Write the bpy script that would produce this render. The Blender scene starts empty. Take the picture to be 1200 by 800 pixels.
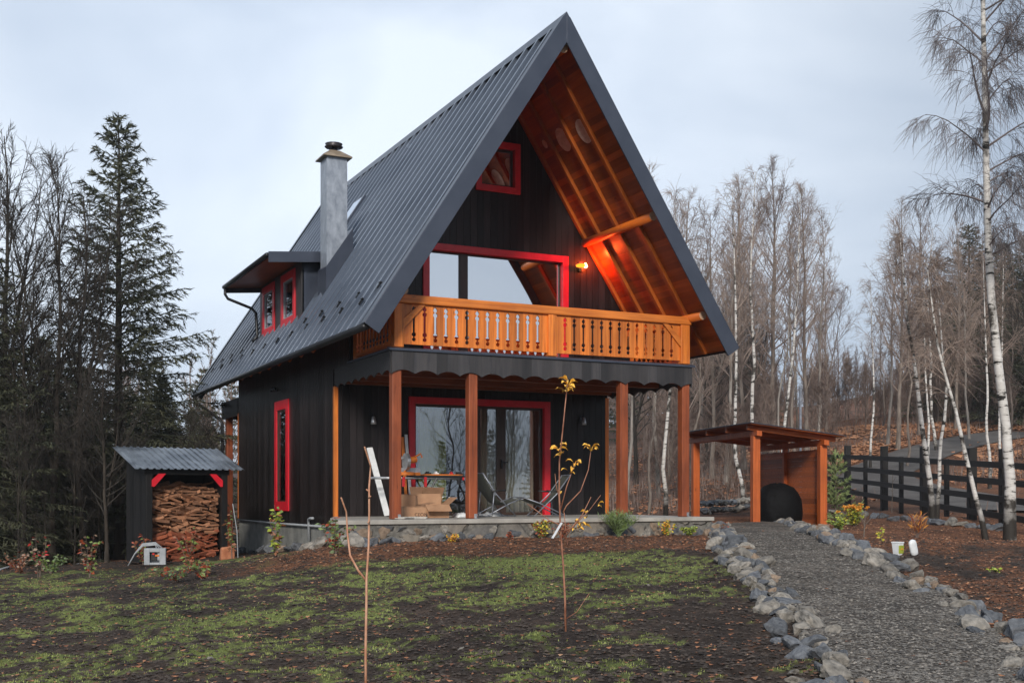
import bpy, math, random
import numpy as np
from mathutils import Vector, Matrix

# ------------------------------------------------------------------ camera
F, TH, CX, CY, CZ, V0 = 1368.27, 0.4543, -6.6912, -18.2503, 0.3846, 581.18
RX, RY = math.cos(TH), -math.sin(TH)          # camera right, on the ground
WX, WY = math.sin(TH), math.cos(TH)           # camera forward, on the ground
scene = bpy.context.scene
cam_data = bpy.data.cameras.new('camera')
cam = bpy.data.objects.new('camera', cam_data)
scene.collection.objects.link(cam)
cam.location = (CX, CY, CZ)
cam.rotation_euler = (math.radians(90), 0, -TH)
cam_data.sensor_width = 36
cam_data.lens = F / 1200 * 36
cam_data.shift_y = (V0 - 400) / 1200
cam_data.clip_end = 2000
scene.camera = cam

# ------------------------------------------------------------------ world, sun, exposure
SUN_EL, SUN_AZ = math.radians(27), math.radians(-150)     # azimuth from +Y clockwise: behind and left of the camera
world = bpy.data.worlds.new('World'); scene.world = world
world.use_nodes = True
wt = world.node_tree; wt.nodes.clear()
def wn(t, **k):
    n = wt.nodes.new(t)
    for a, b in k.items(): setattr(n, a, b)
    return n
sky = wn('ShaderNodeTexSky', sky_type='NISHITA')
sky.sun_disc = False; sky.sun_elevation = SUN_EL; sky.sun_rotation = SUN_AZ
bg1 = wn('ShaderNodeBackground'); bg1.inputs['Strength'].default_value = 0.1
bg2 = wn('ShaderNodeBackground'); bg2.inputs['Strength'].default_value = 1.0
tc = wn('ShaderNodeTexCoord')
mp = wn('ShaderNodeMapping'); mp.inputs['Scale'].default_value = (1.6, 1.6, 3.4)
nz = wn('ShaderNodeTexNoise'); nz.inputs['Scale'].default_value = 1.1; nz.inputs['Detail'].default_value = 5; nz.inputs['Roughness'].default_value = 0.5
nz.inputs['Distortion'].default_value = 0.4
cr = wn('ShaderNodeValToRGB')
cr.color_ramp.elements[0].position = 0.34; cr.color_ramp.elements[0].color = (0.335, 0.42, 0.55, 1)
cr.color_ramp.elements[1].position = 0.62; cr.color_ramp.elements[1].color = (0.665, 0.735, 0.83, 1)
mixs = wn('ShaderNodeMixShader'); mixs.inputs[0].default_value = 0.93
# the cloud deck is thin and bright toward the north, thick overhead
dotn = wn('ShaderNodeVectorMath', operation='DOT_PRODUCT')
dv = Vector((WX - 0.16*RX, WY - 0.16*RY, 0.22)).normalized()
dotn.inputs[1].default_value = dv
mr = wn('ShaderNodeMapRange'); mr.inputs[1].default_value = 0.82; mr.inputs[2].default_value = 1.0; mr.inputs[3].default_value = 0.78; mr.inputs[4].default_value = 1.16
mul = wn('ShaderNodeVectorMath', operation='SCALE')
out = wn('ShaderNodeOutputWorld')
L = wt.links.new
L(tc.outputs['Generated'], mp.inputs[0]); L(mp.outputs[0], nz.inputs[0]); L(nz.outputs[0], cr.inputs[0])
L(tc.outputs['Generated'], dotn.inputs[0]); L(dotn.outputs['Value'], mr.inputs[0])
L(cr.outputs[0], mul.inputs[0]); L(mr.outputs[0], mul.inputs['Scale'])
L(mul.outputs[0], bg2.inputs[0]); L(sky.outputs[0], bg1.inputs[0])
L(bg1.outputs[0], mixs.inputs[1]); L(bg2.outputs[0], mixs.inputs[2]); L(mixs.outputs[0], out.inputs[0])

sd = bpy.data.lights.new('sun', 'SUN'); sd.energy = 2.6; sd.angle = math.radians(10); sd.color = (1, 0.93, 0.84)
sun = bpy.data.objects.new('sun', sd); scene.collection.objects.link(sun)
sdir = Vector((math.sin(SUN_AZ)*math.cos(SUN_EL), math.cos(SUN_AZ)*math.cos(SUN_EL), math.sin(SUN_EL)))
sun.rotation_euler = sdir.to_track_quat('Z', 'Y').to_euler()
vs = scene.view_settings
vs.view_transform = 'Standard'; vs.look = 'None'; vs.gamma = 1; vs.use_curve_mapping = False; vs.exposure = 0.32

R = random.Random(7)
NP = np.random.default_rng(11)
def U(a, b): return R.uniform(a, b)

# ------------------------------------------------------------------ mesh helpers
class MB:
    def __init__(s): s.v = []; s.f = []; s.m = []; s.cur = 0
    def face(s, pts):
        n = len(s.v); s.v.extend([tuple(p) for p in pts]); s.f.append(tuple(range(n, n+len(pts)))); s.m.append(s.cur)
    def add(s, vs, fs):
        n = len(s.v); s.v.extend([tuple(p) for p in vs])
        for f in fs: s.f.append(tuple(n+i for i in f)); s.m.append(s.cur)
    def box(s, x0, x1, y0, y1, z0, z1):
        v = [(x0,y0,z0),(x1,y0,z0),(x1,y1,z0),(x0,y1,z0),(x0,y0,z1),(x1,y0,z1),(x1,y1,z1),(x0,y1,z1)]
        s.add(v, [(0,3,2,1),(4,5,6,7),(0,1,5,4),(1,2,6,5),(2,3,7,6),(3,0,4,7)])
    def hexa(s, v):   # eight corners, bottom ring then top ring
        s.add(v, [(0,3,2,1),(4,5,6,7),(0,1,5,4),(1,2,6,5),(2,3,7,6),(3,0,4,7)])
    def beam(s, a, b, w, h, up=(0,0,1)):
        a, b = Vector(a), Vector(b); d = (b-a).normalized(); up = Vector(up)
        if abs(d.dot(up)) > .98: up = Vector((1,0,0))
        sd_ = d.cross(up).normalized(); u = sd_.cross(d).normalized()
        q = []
        for p in (a, b):
            for i, j in ((-1,-1),(1,-1),(1,1),(-1,1)): q.append(p + sd_*w/2*i + u*h/2*j)
        s.hexa(q)
    def tube(s, path, rad, n=8, cap=True):
        P = [Vector(p) for p in path]
        if not hasattr(rad, '__len__'): rad = [rad]*len(P)
        base = len(s.v); ref = None
        for i, p in enumerate(P):
            d = (P[min(i+1, len(P)-1)] - P[max(i-1, 0)])
            if d.length < 1e-9: d = Vector((0,0,1))
            d.normalize()
            if ref is None:
                ref = Vector((0,0,1)).cross(d)
                if ref.length < .1: ref = Vector((1,0,0)).cross(d)
            ref = (ref - d*ref.dot(d)).normalized(); w = d.cross(ref)
            for k in range(n):
                a = 2*math.pi*k/n
                s.v.append(tuple(p + (ref*math.cos(a) + w*math.sin(a))*rad[i]))
        for i in range(len(P)-1):
            for k in range(n):
                a = base+i*n+k; b = base+i*n+(k+1)%n
                s.f.append((a, b, b+n, a+n)); s.m.append(s.cur)
        if cap:
            s.f.append(tuple(base+k for k in range(n))[::-1]); s.m.append(s.cur)
            e = base+(len(P)-1)*n
            s.f.append(tuple(e+k for k in range(n))); s.m.append(s.cur)
    def prism(s, poly, axis, a, b):
        """poly: list of 2D points; extruded along axis 0/1/2 from a to b"""
        def mk(p, t):
            if axis == 0: return (t, p[0], p[1])
            if axis == 1: return (p[0], t, p[1])
            return (p[0], p[1], t)
        n = len(poly); base = len(s.v)
        s.v.extend([mk(p, a) for p in poly]); s.v.extend([mk(p, b) for p in poly])
        s.f.append(tuple(base+i for i in range(n))); s.m.append(s.cur)
        s.f.append(tuple(base+n+i for i in range(n))[::-1]); s.m.append(s.cur)
        for i in range(n):
            j = (i+1) % n; s.f.append((base+i, base+j, base+n+j, base+n+i)); s.m.append(s.cur)
    def lathe(s, prof, n=16, c=(0,0)):
        base = len(s.v)
        for r, z in prof:
            for k in range(n):
                a = 2*math.pi*k/n; s.v.append((c[0]+r*math.cos(a), c[1]+r*math.sin(a), z))
        for i in range(len(prof)-1):
            for k in range(n):
                a = base+i*n+k; b = base+i*n+(k+1)%n
                s.f.append((a, b, b+n, a+n)); s.m.append(s.cur)
        s.f.append(tuple(base+k for k in range(n))[::-1]); s.m.append(s.cur)
        e = base+(len(prof)-1)*n; s.f.append(tuple(e+k for k in range(n))); s.m.append(s.cur)
    def mesh(s, name, mats, smooth=False, recalc=True):
        me = bpy.data.meshes.new(name)
        me.from_pydata(s.v, [], s.f)
        if not isinstance(mats, (list, tuple)): mats = [mats]
        for m in mats: me.materials.append(m)
        if len(mats) > 1: me.polygons.foreach_set('material_index', s.m)
        if recalc:
            import bmesh
            bm = bmesh.new(); bm.from_mesh(me); bmesh.ops.recalc_face_normals(bm, faces=bm.faces); bm.to_mesh(me); bm.free()
        if smooth: me.shade_smooth()
        return me
    def build(s, name, mats, parent=None, smooth=False, bevel=0, recalc=True):
        o = bpy.data.objects.new(name, s.mesh(name, mats, smooth, recalc))
        scene.collection.objects.link(o)
        if parent is not None: o.parent = parent
        if bevel:
            b = o.modifiers.new('bevel', 'BEVEL'); b.width = bevel; b.segments = 2; b.limit_method = 'ANGLE'; b.angle_limit = math.radians(50)
        return o
def np_obj(name, verts, faces, mats, parent=None, smooth=False, midx=None):
    """fast mesh from numpy arrays; faces (n,k)"""
    me = bpy.data.meshes.new(name)
    verts = np.asarray(verts, dtype=np.float32); faces = np.asarray(faces, dtype=np.int32)
    k = faces.shape[1]
    me.vertices.add(len(verts)); me.vertices.foreach_set('co', verts.ravel())
    me.loops.add(faces.size); me.loops.foreach_set('vertex_index', faces.ravel())
    me.polygons.add(len(faces)); me.polygons.foreach_set('loop_start', np.arange(0, faces.size, k, dtype=np.int32))
    me.polygons.foreach_set('loop_total', np.full(len(faces), k, dtype=np.int32))
    if not isinstance(mats, (list, tuple)): mats = [mats]
    for m in mats: me.materials.append(m)
    if midx is not None: me.polygons.foreach_set('material_index', np.asarray(midx, dtype=np.int32))
    me.polygons.foreach_set('use_smooth', np.full(len(faces), bool(smooth)))
    me.update(calc_edges=True)
    o = bpy.data.objects.new(name, me); scene.collection.objects.link(o)
    if parent is not None: o.parent = parent
    return o
def tag(o, label=None, cat=None, group=None, kind=None):
    if label: o['label'] = label
    if cat: o['category'] = cat
    if group: o['group'] = group
    if kind: o['kind'] = kind
    return o
def empty(name, loc=(0,0,0), rz=0, label=None, cat=None, group=None):
    o = bpy.data.objects.new(name, None); scene.collection.objects.link(o)
    o.location = loc; o.rotation_euler = (0,0,rz); o.empty_display_size = .2
    return tag(o, label, cat, group)
def copy_tree(o, parent=None):
    c = o.copy(); scene.collection.objects.link(c)
    if parent is not None: c.parent = parent
    for ch in list(o.children): copy_tree(ch, c)
    return c

# ------------------------------------------------------------------ materials
def material(name, col, rough=.7, metal=0, spec=.5):
    m = bpy.data.materials.new(name); m.use_nodes = True
    b = m.node_tree.nodes['Principled BSDF']
    b.inputs['Base Color'].default_value = (*col, 1); b.inputs['Roughness'].default_value = rough
    b.inputs['Metallic'].default_value = metal; b.inputs['Specular IOR Level'].default_value = spec
    return m, m.node_tree, b
def N(nt, t, **k):
    n = nt.nodes.new(t)
    for a, b in k.items():
        if a.startswith('i_'): n.inputs[a[2:]].default_value = b
        else: setattr(n, a, b)
    return n
def noise_mat(name, c1, c2, scale=(8,8,8), rough=.7, bump=.2, detail=6, lo=.35, hi=.65, metal=0, spec=.5, rvar=.15, nscale=1.0, c3=None, bdist=.01, objrand=0, distort=0):
    m, nt, b = material(name, c1, rough, metal, spec)
    tc = N(nt, 'ShaderNodeTexCoord'); mp = N(nt, 'ShaderNodeMapping'); mp.inputs['Scale'].default_value = scale
    nz = N(nt, 'ShaderNodeTexNoise'); nz.inputs['Scale'].default_value = nscale; nz.inputs['Detail'].default_value = detail; nz.inputs['Roughness'].default_value = .6
    nz.inputs['Distortion'].default_value = distort
    r = N(nt, 'ShaderNodeValToRGB'); e = r.color_ramp.elements
    e[0].position = lo; e[0].color = (*c1, 1); e[1].position = hi; e[1].color = (*c2, 1)
    if c3:
        x = e.new((lo+hi)/2); x.color = (*c3, 1)
    l = nt.links.new
    l(tc.outputs['Object'], mp.inputs[0]); l(mp.outputs[0], nz.inputs[0]); l(nz.outputs[0], r.inputs[0])
    src = r.outputs[0]
    if objrand:
        oi = N(nt, 'ShaderNodeObjectInfo'); hs = N(nt, 'ShaderNodeHueSaturation')
        mr = N(nt, 'ShaderNodeMapRange'); mr.inputs[3].default_value = 1-objrand; mr.inputs[4].default_value = 1+objrand
        l(oi.outputs['Random'], mr.inputs[0]); l(mr.outputs[0], hs.inputs['Value']); l(src, hs.inputs['Color']); src = hs.outputs[0]
        ad = N(nt, 'ShaderNodeVectorMath', operation='ADD'); cb = N(nt, 'ShaderNodeMath', operation='MULTIPLY'); cb.inputs[1].default_value = 37
        l(oi.outputs['Random'], cb.inputs[0]); l(mp.outputs[0], ad.inputs[0]); l(cb.outputs[0], ad.inputs[1]); l(ad.outputs[0], nz.inputs[0])
    l(src, b.inputs['Base Color'])
    if rvar:
        mr2 = N(nt, 'ShaderNodeMapRange'); mr2.inputs[3].default_value = max(.03, rough-rvar); mr2.inputs[4].default_value = min(1, rough+rvar)
        l(nz.outputs[0], mr2.inputs[0]); l(mr2.outputs[0], b.inputs['Roughness'])
    if bump:
        bp = N(nt, 'ShaderNodeBump'); bp.inputs['Strength'].default_value = bump; bp.inputs['Distance'].default_value = bdist
        l(nz.outputs[0], bp.inputs['Height']); l(bp.outputs[0], b.inputs['Normal'])
    return m
M = {}
# board with long grain along an axis; per-board tone through white noise on board index
def wood(name, c1, c2, along=2, rough=.5, pitch=None, pitch_axis=0, var=.25, bump=.25, spec=.5, dense=22, knots=True):
    m, nt, b = material(name, c1, rough, 0, spec); l = nt.links.new
    tc = N(nt, 'ShaderNodeTexCoord'); mp = N(nt, 'ShaderNodeMapping')
    sc = [dense]*3; sc[along] = dense*.06; mp.inputs['Scale'].default_value = sc
    nz = N(nt, 'ShaderNodeTexNoise'); nz.inputs['Scale'].default_value = 1; nz.inputs['Detail'].default_value = 6; nz.inputs['Roughness'].default_value = .65; nz.inputs['Distortion'].default_value = .6
    r = N(nt, 'ShaderNodeValToRGB'); e = r.color_ramp.elements
    e[0].position = .3; e[0].color = (*c1, 1); e[1].position = .7; e[1].color = (*c2, 1)
    l(tc.outputs['Object'], mp.inputs[0]); l(mp.outputs[0], nz.inputs[0]); l(nz.outputs[0], r.inputs[0])
    src = r.outputs[0]
    # broad weather variation
    n2 = N(nt, 'ShaderNodeTexNoise'); n2.inputs['Scale'].default_value = 1.3; n2.inputs['Detail'].default_value = 4
    l(tc.outputs['Object'], n2.inputs[0])
    hs = N(nt, 'ShaderNodeHueSaturation'); add = N(nt, 'ShaderNodeMapRange'); add.inputs[1].default_value = .3; add.inputs[2].default_value = .7
    add.inputs[3].default_value = 1-var; add.inputs[4].default_value = 1+var
    val = n2.outputs[0]
    if pitch:
        sx = N(nt, 'ShaderNodeSeparateXYZ'); dvd = N(nt, 'ShaderNodeMath', operation='DIVIDE'); dvd.inputs[1].default_value = pitch
        fl = N(nt, 'ShaderNodeMath', operation='FLOOR'); wnn = N(nt, 'ShaderNodeTexWhiteNoise', noise_dimensions='1D')
        l(tc.outputs['Object'], sx.inputs[0]); l(sx.outputs[pitch_axis], dvd.inputs[0]); l(dvd.outputs[0], fl.inputs[0]); l(fl.outputs[0], wnn.inputs['W'])
        av = N(nt, 'ShaderNodeMix'); av.data_type = 'FLOAT'; av.inputs[0].default_value = .5
        l(n2.outputs[0], av.inputs[2]); l(wnn.outputs[0], av.inputs[3]); val = av.outputs[0]
    l(val, add.inputs[0]); l(add.outputs[0], hs.inputs['Value']); l(src, hs.inputs['Color']); src = hs.outputs[0]
    if knots:
        mk = N(nt, 'ShaderNodeMapping'); ks = [5.5]*3; ks[along] = 1.6; mk.inputs['Scale'].default_value = ks
        vo = N(nt, 'ShaderNodeTexVoronoi'); vo.inputs['Scale'].default_value = 1; kr = N(nt, 'ShaderNodeMapRange'); kr.inputs[1].default_value = .03; kr.inputs[2].default_value = .1
        kr.inputs[3].default_value = .45; kr.inputs[4].default_value = 1
        mx = N(nt, 'ShaderNodeVectorMath', operation='SCALE')
        l(tc.outputs['Object'], mk.inputs[0]); l(mk.outputs[0], vo.inputs[0]); l(vo.outputs['Distance'], kr.inputs[0]); l(src, mx.inputs[0]); l(kr.outputs[0], mx.inputs['Scale']); src = mx.outputs[0]
    l(src, b.inputs['Base Color'])
    bp = N(nt, 'ShaderNodeBump'); bp.inputs['Strength'].default_value = bump; bp.inputs['Distance'].default_value = .004
    l(nz.outputs[0], bp.inputs['Height']); l(bp.outputs[0], b.inputs['Normal'])
    return m
M['black_v'] = wood('black_stained_boards', (.009,.0075,.008), (.021,.017,.0175), 2, .42, .142, 0, .5, .4, .28, 26, False)
M['black_vy'] = wood('black_stained_side_boards', (.011,.0085,.0085), (.026,.020,.020), 2, .36, .142, 1, .5, .4, .36, 26, False)
M['grey_v'] = wood('charcoal_valance_boards', (.026,.026,.030), (.055,.050,.050), 2, .45, .2, 0, .4, .3, .5, 24, False)
M['orange_x'] = wood('orange_stained_wood_x', (.46,.115,.014), (.76,.235,.036), 0, .5, None, 0, .2, .35, .5, 20)
M['orange_z'] = wood('orange_stained_wood_z', (.46,.11,.013), (.76,.23,.034), 2, .5, .19, 0, .28, .35, .5, 20)
M['orange_y'] = wood('orange_stained_wood_y', (.50,.105,.010), (.68,.165,.018), 1, .42, None, 0, .15, .2, .5, 20)
M['soffit'] = wood('soffit_boards', (.28,.058,.006), (.42,.098,.010), 1, .42, .1, 2, .35, .25, .5, 14)
M['rafter'] = wood('rafter_wood', (.29,.065,.007), (.42,.105,.012), 2, .45, None, 0, .2, .2, .5, 14)
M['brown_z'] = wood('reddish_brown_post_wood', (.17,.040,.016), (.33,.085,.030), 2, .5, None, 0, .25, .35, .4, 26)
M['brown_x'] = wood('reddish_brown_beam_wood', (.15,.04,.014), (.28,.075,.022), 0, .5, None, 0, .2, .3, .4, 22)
M['hut_z'] = wood('hut_post_wood', (.34,.07,.015), (.54,.13,.028), 2, .5, None, 0, .2, .3, .4, 20)
M['hut_x'] = wood('hut_board_wood', (.32,.075,.017), (.50,.13,.030), 0, .5, .12, 2, .3, .3, .4, 20)
M['end'] = noise_mat('log_end_grain', (.42,.26,.16), (.6,.42,.28), (30,30,30), .7, .2)
M['disc'] = noise_mat('pale_round_patch', (.55,.42,.34), (.75,.62,.54), (12,12,12), .8, .2)  # pale mottled tone of the round soffit patches
M['red'] = noise_mat('red_paint', (.58,.010,.022), (.70,.016,.034), (6,6,6), .38, .05, rvar=.08)
M['dkframe'] = wood('dark_brown_window_wood', (.030,.016,.011), (.055,.03,.02), 2, .4, None, 0, .2, .1, .5, 20, False)
M['roof'] = noise_mat('anthracite_roof_sheet', (.085,.105,.142), (.15,.178,.225), (.7,.25,.7), .25, .0, rvar=.10, metal=.55, spec=.5, lo=.3, hi=.7)
M['flash'] = noise_mat('anthracite_flashing', (.052,.063,.090), (.066,.078,.108), (2,2,2), .34, .0, rvar=.06, metal=.35, spec=.5)
M['gutter'] = noise_mat('black_gutter_metal', (.012,.013,.016), (.02,.021,.025), (2,2,2), .35, 0, metal=.3)
M['galv'] = noise_mat('zinc_sheet', (.26,.29,.34), (.46,.50,.56), (9,9,5), .42, .0, detail=7, rvar=.12, metal=.5, lo=.3, hi=.7, distort=.2)
M['cap'] = noise_mat('chimney_cap_metal', (.20,.15,.10), (.34,.27,.2), (6,6,6), .5, .05, metal=.3)
M['cowl'] = noise_mat('dark_cowl_metal', (.03,.03,.035), (.06,.05,.05), (6,6,6), .45, .05, metal=.5)
M['concrete'] = noise_mat('concrete', (.12,.125,.12), (.27,.27,.25), (3,3,3), .85, .35, detail=9, lo=.3, hi=.7, bdist=.02)
M['slab'] = noise_mat('pale_terrace_slab', (.26,.245,.22), (.42,.40,.36), (2.2,2.2,2.2), .6, .15, detail=8)
M['white'] = noise_mat('white_plastic', (.62,.65,.66), (.76,.78,.80), (9,9,9), .45, .05)
M['greyplastic'] = noise_mat('grey_plastic', (.25,.27,.29), (.36,.38,.40), (6,6,6), .5, .05)
M['steel'] = noise_mat('brushed_steel', (.35,.37,.40), (.55,.56,.58), (15,15,15), .35, .05, metal=.7)
M['alu'] = noise_mat('grey_aluminium_tube', (.22,.24,.28), (.35,.37,.42), (10,10,10), .4, 0, metal=.5)
M['blackp'] = noise_mat('black_plastic', (.012,.012,.013), (.02,.02,.022), (8,8,8), .45, .05)
M['orangep'] = noise_mat('orange_plastic', (.62,.16,.02), (.75,.22,.03), (8,8,8), .4, .0)
M['redp'] = noise_mat('red_plastic', (.55,.02,.03), (.6,.03,.03), (8,8,8), .4, .0)
M['mesh'] = noise_mat('grey_green_sling_fabric', (.050,.055,.048), (.085,.09,.075), (60,60,60), .85, .2)
M['card'] = noise_mat('corrugated_cardboard', (.33,.18,.10), (.43,.25,.145), (5,5,5), .85, .1)
M['cardin'] = noise_mat('cardboard_inside', (.16,.085,.05), (.24,.13,.08), (5,5,5), .85, .1)
M['inktext'] = noise_mat('brown_print', (.06,.03,.02), (.08,.04,.03), (5,5,5), .8, 0)
M['fence'] = wood('black_fence_board', (.006,.0055,.0055), (.016,.014,.013), 2, .6, None, 0, .3, .4, .35, 18, False)
M['shedblk'] = wood('black_shed_board', (.006,.006,.007), (.015,.014,.014), 2, .55, .16, 1, .35, .4, .4, 18, False)
M['stake'] = noise_mat('pale_stake_wood', (.35,.33,.3), (.5,.48,.44), (20,20,3), .7, .1)
M['gravel'] = noise_mat('grey_gravel_stone', (.085,.078,.07), (.22,.205,.185), (9,9,9), .85, .3, detail=3, lo=.25, hi=.75)
def emit(name, col, s):
    m = bpy.data.materials.new(name); m.use_nodes = True; nt = m.node_tree; nt.nodes.clear()
    e = N(nt, 'ShaderNodeEmission'); e.inputs[0].default_value = (*col, 1); e.inputs[1].default_value = s
    o = N(nt, 'ShaderNodeOutputMaterial'); nt.links.new(e.outputs[0], o.inputs[0]); return m
M['glow'] = emit('lit_orange_lamp_glass', (1, .22, .015), 2.6)
M['bulb'] = emit('lit_bulb', (1, .62, .25), 7)
def glass(name, refl, tint=(.6,.6,.6), rough=.0):
    m = bpy.data.materials.new(name); m.use_nodes = True; nt = m.node_tree; nt.nodes.clear(); l = nt.links.new
    t = N(nt, 'ShaderNodeBsdfTransparent'); t.inputs[0].default_value = (*tint, 1)
    g = N(nt, 'ShaderNodeBsdfGlossy'); g.inputs['Roughness'].default_value = rough; g.inputs[0].default_value = (.93,.96,1,1)
    fr = N(nt, 'ShaderNodeFresnel'); fr.inputs[0].default_value = 1.5
    mr = N(nt, 'ShaderNodeMapRange'); mr.inputs[3].default_value = refl; mr.inputs[4].default_value = 1
    tcg = N(nt, 'ShaderNodeTexCoord'); ng = N(nt, 'ShaderNodeTexNoise'); ng.inputs['Scale'].default_value = .9; ng.inputs['Detail'].default_value = 1
    bp = N(nt, 'ShaderNodeBump'); bp.inputs['Strength'].default_value = .25; bp.inputs['Distance'].default_value = .01
    l(tcg.outputs['Object'], ng.inputs[0]); l(ng.outputs[0], bp.inputs['Height']); l(bp.outputs[0], g.inputs['Normal'])
    mx = N(nt, 'ShaderNodeMixShader'); o = N(nt, 'ShaderNodeOutputMaterial')
    l(fr.outputs[0], mr.inputs[0]); l(mr.outputs[0], mx.inputs[0]); l(t.outputs[0], mx.inputs[1]); l(g.outputs[0], mx.inputs[2]); l(mx.outputs[0], o.inputs[0])
    return m
M['glass_hi'] = glass('reflective_upper_glass', .80, (.4,.4,.4))
M['glass'] = glass('window_glass', .18, (.9,.9,.88))
M['curtain'] = noise_mat('pale_curtain_cloth', (.62,.60,.50), (.82,.80,.70), (14,1,.6), .9, .3, lo=.3, hi=.7)
M['curtain_g'] = noise_mat('yellow_green_curtain_cloth', (.60,.66,.12), (.75,.78,.22), (14,1,.6), .9, .3)
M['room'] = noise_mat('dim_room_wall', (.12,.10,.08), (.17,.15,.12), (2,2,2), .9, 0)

# ------------------------------------------------------------------ terrain
CP = [(0,0,-1.22),(-10,0,-1.4),(12,0,-1.0),(0,-40,-1.8),(-40,-40,-2),(40,-40,-1.5),(.46,10,-.80),(-2.6,18.6,-.44),(3.4,21.6,-.35),(-3.3,22,-.57),
      (-6.8,29,-1.05),(-6.6,24,-.93),(-5.5,20,-.82),(-10,20,-1.02),(-4,15,-.80),(4,14,-.60),(-15,35,-1.6),(-30,60,-2.0),(-60,110,-2),(5,12,-.70),(3.5,8,-.88),
      (5.4,26,-.22),(7.1,26.4,-.24),(4.6,29.5,-.17),(7.8,19,-.36),(9,25,-.18),(10.2,22.8,-.38),(10.2,32.7,.02),(10.2,39,.28),(11,50,1.3),(16,50,1.6),(24,70,4.6),(18,70,4.2),
      (26,36,.5),(16,24,-.2),(16,32,.15),(-2,40,-.9),(5,42,.0),(2,62,.4),(-10,60,-1.2),(12,110,6),(45,100,7.5),(-25,160,-1),(10,160,9),(60,160,12),(110,160,14),(60,60,4),(60,20,0),(-60,20,-1.5),
      (10,230,14),(80,240,20),(160,240,22),(-80,240,-1),(-30,230,1),(-160,100,-2),(160,60,4),(0,-160,-3),(-160,-100,-3),(160,-100,-3)]
_cp = np.array(CP, dtype=float); _P = _cp[:, :2]
def _k(r2): return np.sqrt(r2 + 9.0)
_n = len(_P); _A = np.zeros((_n+3, _n+3)); _d2 = ((_P[:,None,:]-_P[None])**2).sum(-1)
_A[:_n,:_n] = -_k(_d2); _A[:_n,_n] = 1; _A[:_n,_n+1:] = _P; _A[_n,:_n] = 1; _A[_n+1:,:_n] = _P.T
_A[:_n,:_n] += np.eye(_n)*.02
_W = np.linalg.solve(_A, np.concatenate([_cp[:,2], [0,0,0]]))
def ground_ad(a, d):
    a = np.asarray(a, float); d = np.asarray(d, float); z = _W[_n] + _W[_n+1]*a + _W[_n+2]*d
    for i in range(_n): z = z - _W[i]*_k((a-_P[i,0])**2 + (d-_P[i,1])**2)
    return z
def to_xy(a, d): return CX + a*RX + d*WX, CY + a*RY + d*WY
def to_ad(x, y):
    x = np.asarray(x, float)-CX; y = np.asarray(y, float)-CY
    return x*RX + y*RY, x*WX + y*WY
def gz(x, y):
    a, d = to_ad(x, y); return float(ground_ad(a, d))
def at(u, v):          # point of the real ground seen at that pixel of the photograph
    d = 4.0; last = None
    while d < 260:
        a = (u-600)/F*d; z = CZ - (v-V0)/F*d
        if z <= float(ground_ad(a, d)):
            lo, hi = d-d*.03, d
            for _ in range(18):
                m_ = (lo+hi)/2
                if CZ-(v-V0)/F*m_ <= float(ground_ad((u-600)/F*m_, m_)): hi = m_
                else: lo = m_
            d = hi; a = (u-600)/F*d; x, y = to_xy(a, d); return Vector((x, y, CZ-(v-V0)/F*d))
        d += d*.03
    a = (u-600)/F*60; x, y = to_xy(a, 60); return Vector((x, y, gz(x, y)))
def ad(a, d, dz=0):
    x, y = to_xy(a, d); return Vector((x, y, float(ground_ad(a, d))+dz))
def ud(u, d, dz=0): return ad((u-600)/F*d, d, dz)
def onY(u, v, Y):
    dx = WX + RX*(u-600)/F; dy = WY + RY*(u-600)/F; t = (Y-CY)/dy
    return Vector((CX+dx*t, Y, CZ-(v-V0)/F*t))

def _hash(i, j, s):
    n = (i.astype(np.int64)*374761393 + j.astype(np.int64)*668265263 + s*982451653) & 0xffffffff
    n = ((n ^ (n >> 13))*1274126177) & 0xffffffff
    return ((n ^ (n >> 16)) & 0xffff)/65535.0
def vnoise(x, y, s=0):
    i = np.floor(x); j = np.floor(y); fx = x-i; fy = y-j; fx = fx*fx*(3-2*fx); fy = fy*fy*(3-2*fy)
    a = _hash(i, j, s); b = _hash(i+1, j, s); c = _hash(i, j+1, s); d = _hash(i+1, j+1, s)
    return (a*(1-fx)+b*fx)*(1-fy) + (c*(1-fx)+d*fx)*fy
def fbm(x, y, s=0, o=5):
    t = 0; am = .5; tot = 0
    for k in range(o):
        t = t + am*vnoise(x*2**k+17.3*k, y*2**k-9.1*k, s+k); tot += am; am *= .55
    return t/tot
def sm(x, a, b):
    t = np.clip((x-a)/(b-a), 0, 1); return t*t*(3-2*t)

# path borders, from the stone rows in the photograph
PL = [at(*q) for q in [(838,617),(846,632),(866,660),(893,690),(925,722),(948,755),(966,790)]]
PR = [at(*q) for q in [(905,611),(938,617),(985,641),(1045,668),(1105,698),(1160,738),(1215,780)]]
dd = (PL[-1]-PL[-2]).normalized(); PL.append(PL[-1]+dd*1.4); PL.append(PL[-1]+Vector((-WX*3.2+.3*RX, -WY*3.2+.3*RY, 0)))
dd = (PR[-1]-PR[-2]).normalized(); PR.append(PR[-1]+dd*2.0); PR.append(PR[-1]+Vector((-WX*2.4, -WY*2.4, 0)))
def resample(P, n):
    P = [Vector((p.x, p.y, 0)) for p in P]; ls = [0]
    for i in range(1, len(P)): ls.append(ls[-1]+(P[i]-P[i-1]).length)
    o = []
    for k in range(n):
        s = ls[-1]*k/(n-1); i = max(1, next((i for i, v in enumerate(ls) if v >= s-1e-9), len(ls)-1))
        t = (s-ls[i-1])/(ls[i]-ls[i-1]); o.append(P[i-1].lerp(P[i], t))
    return o
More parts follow.
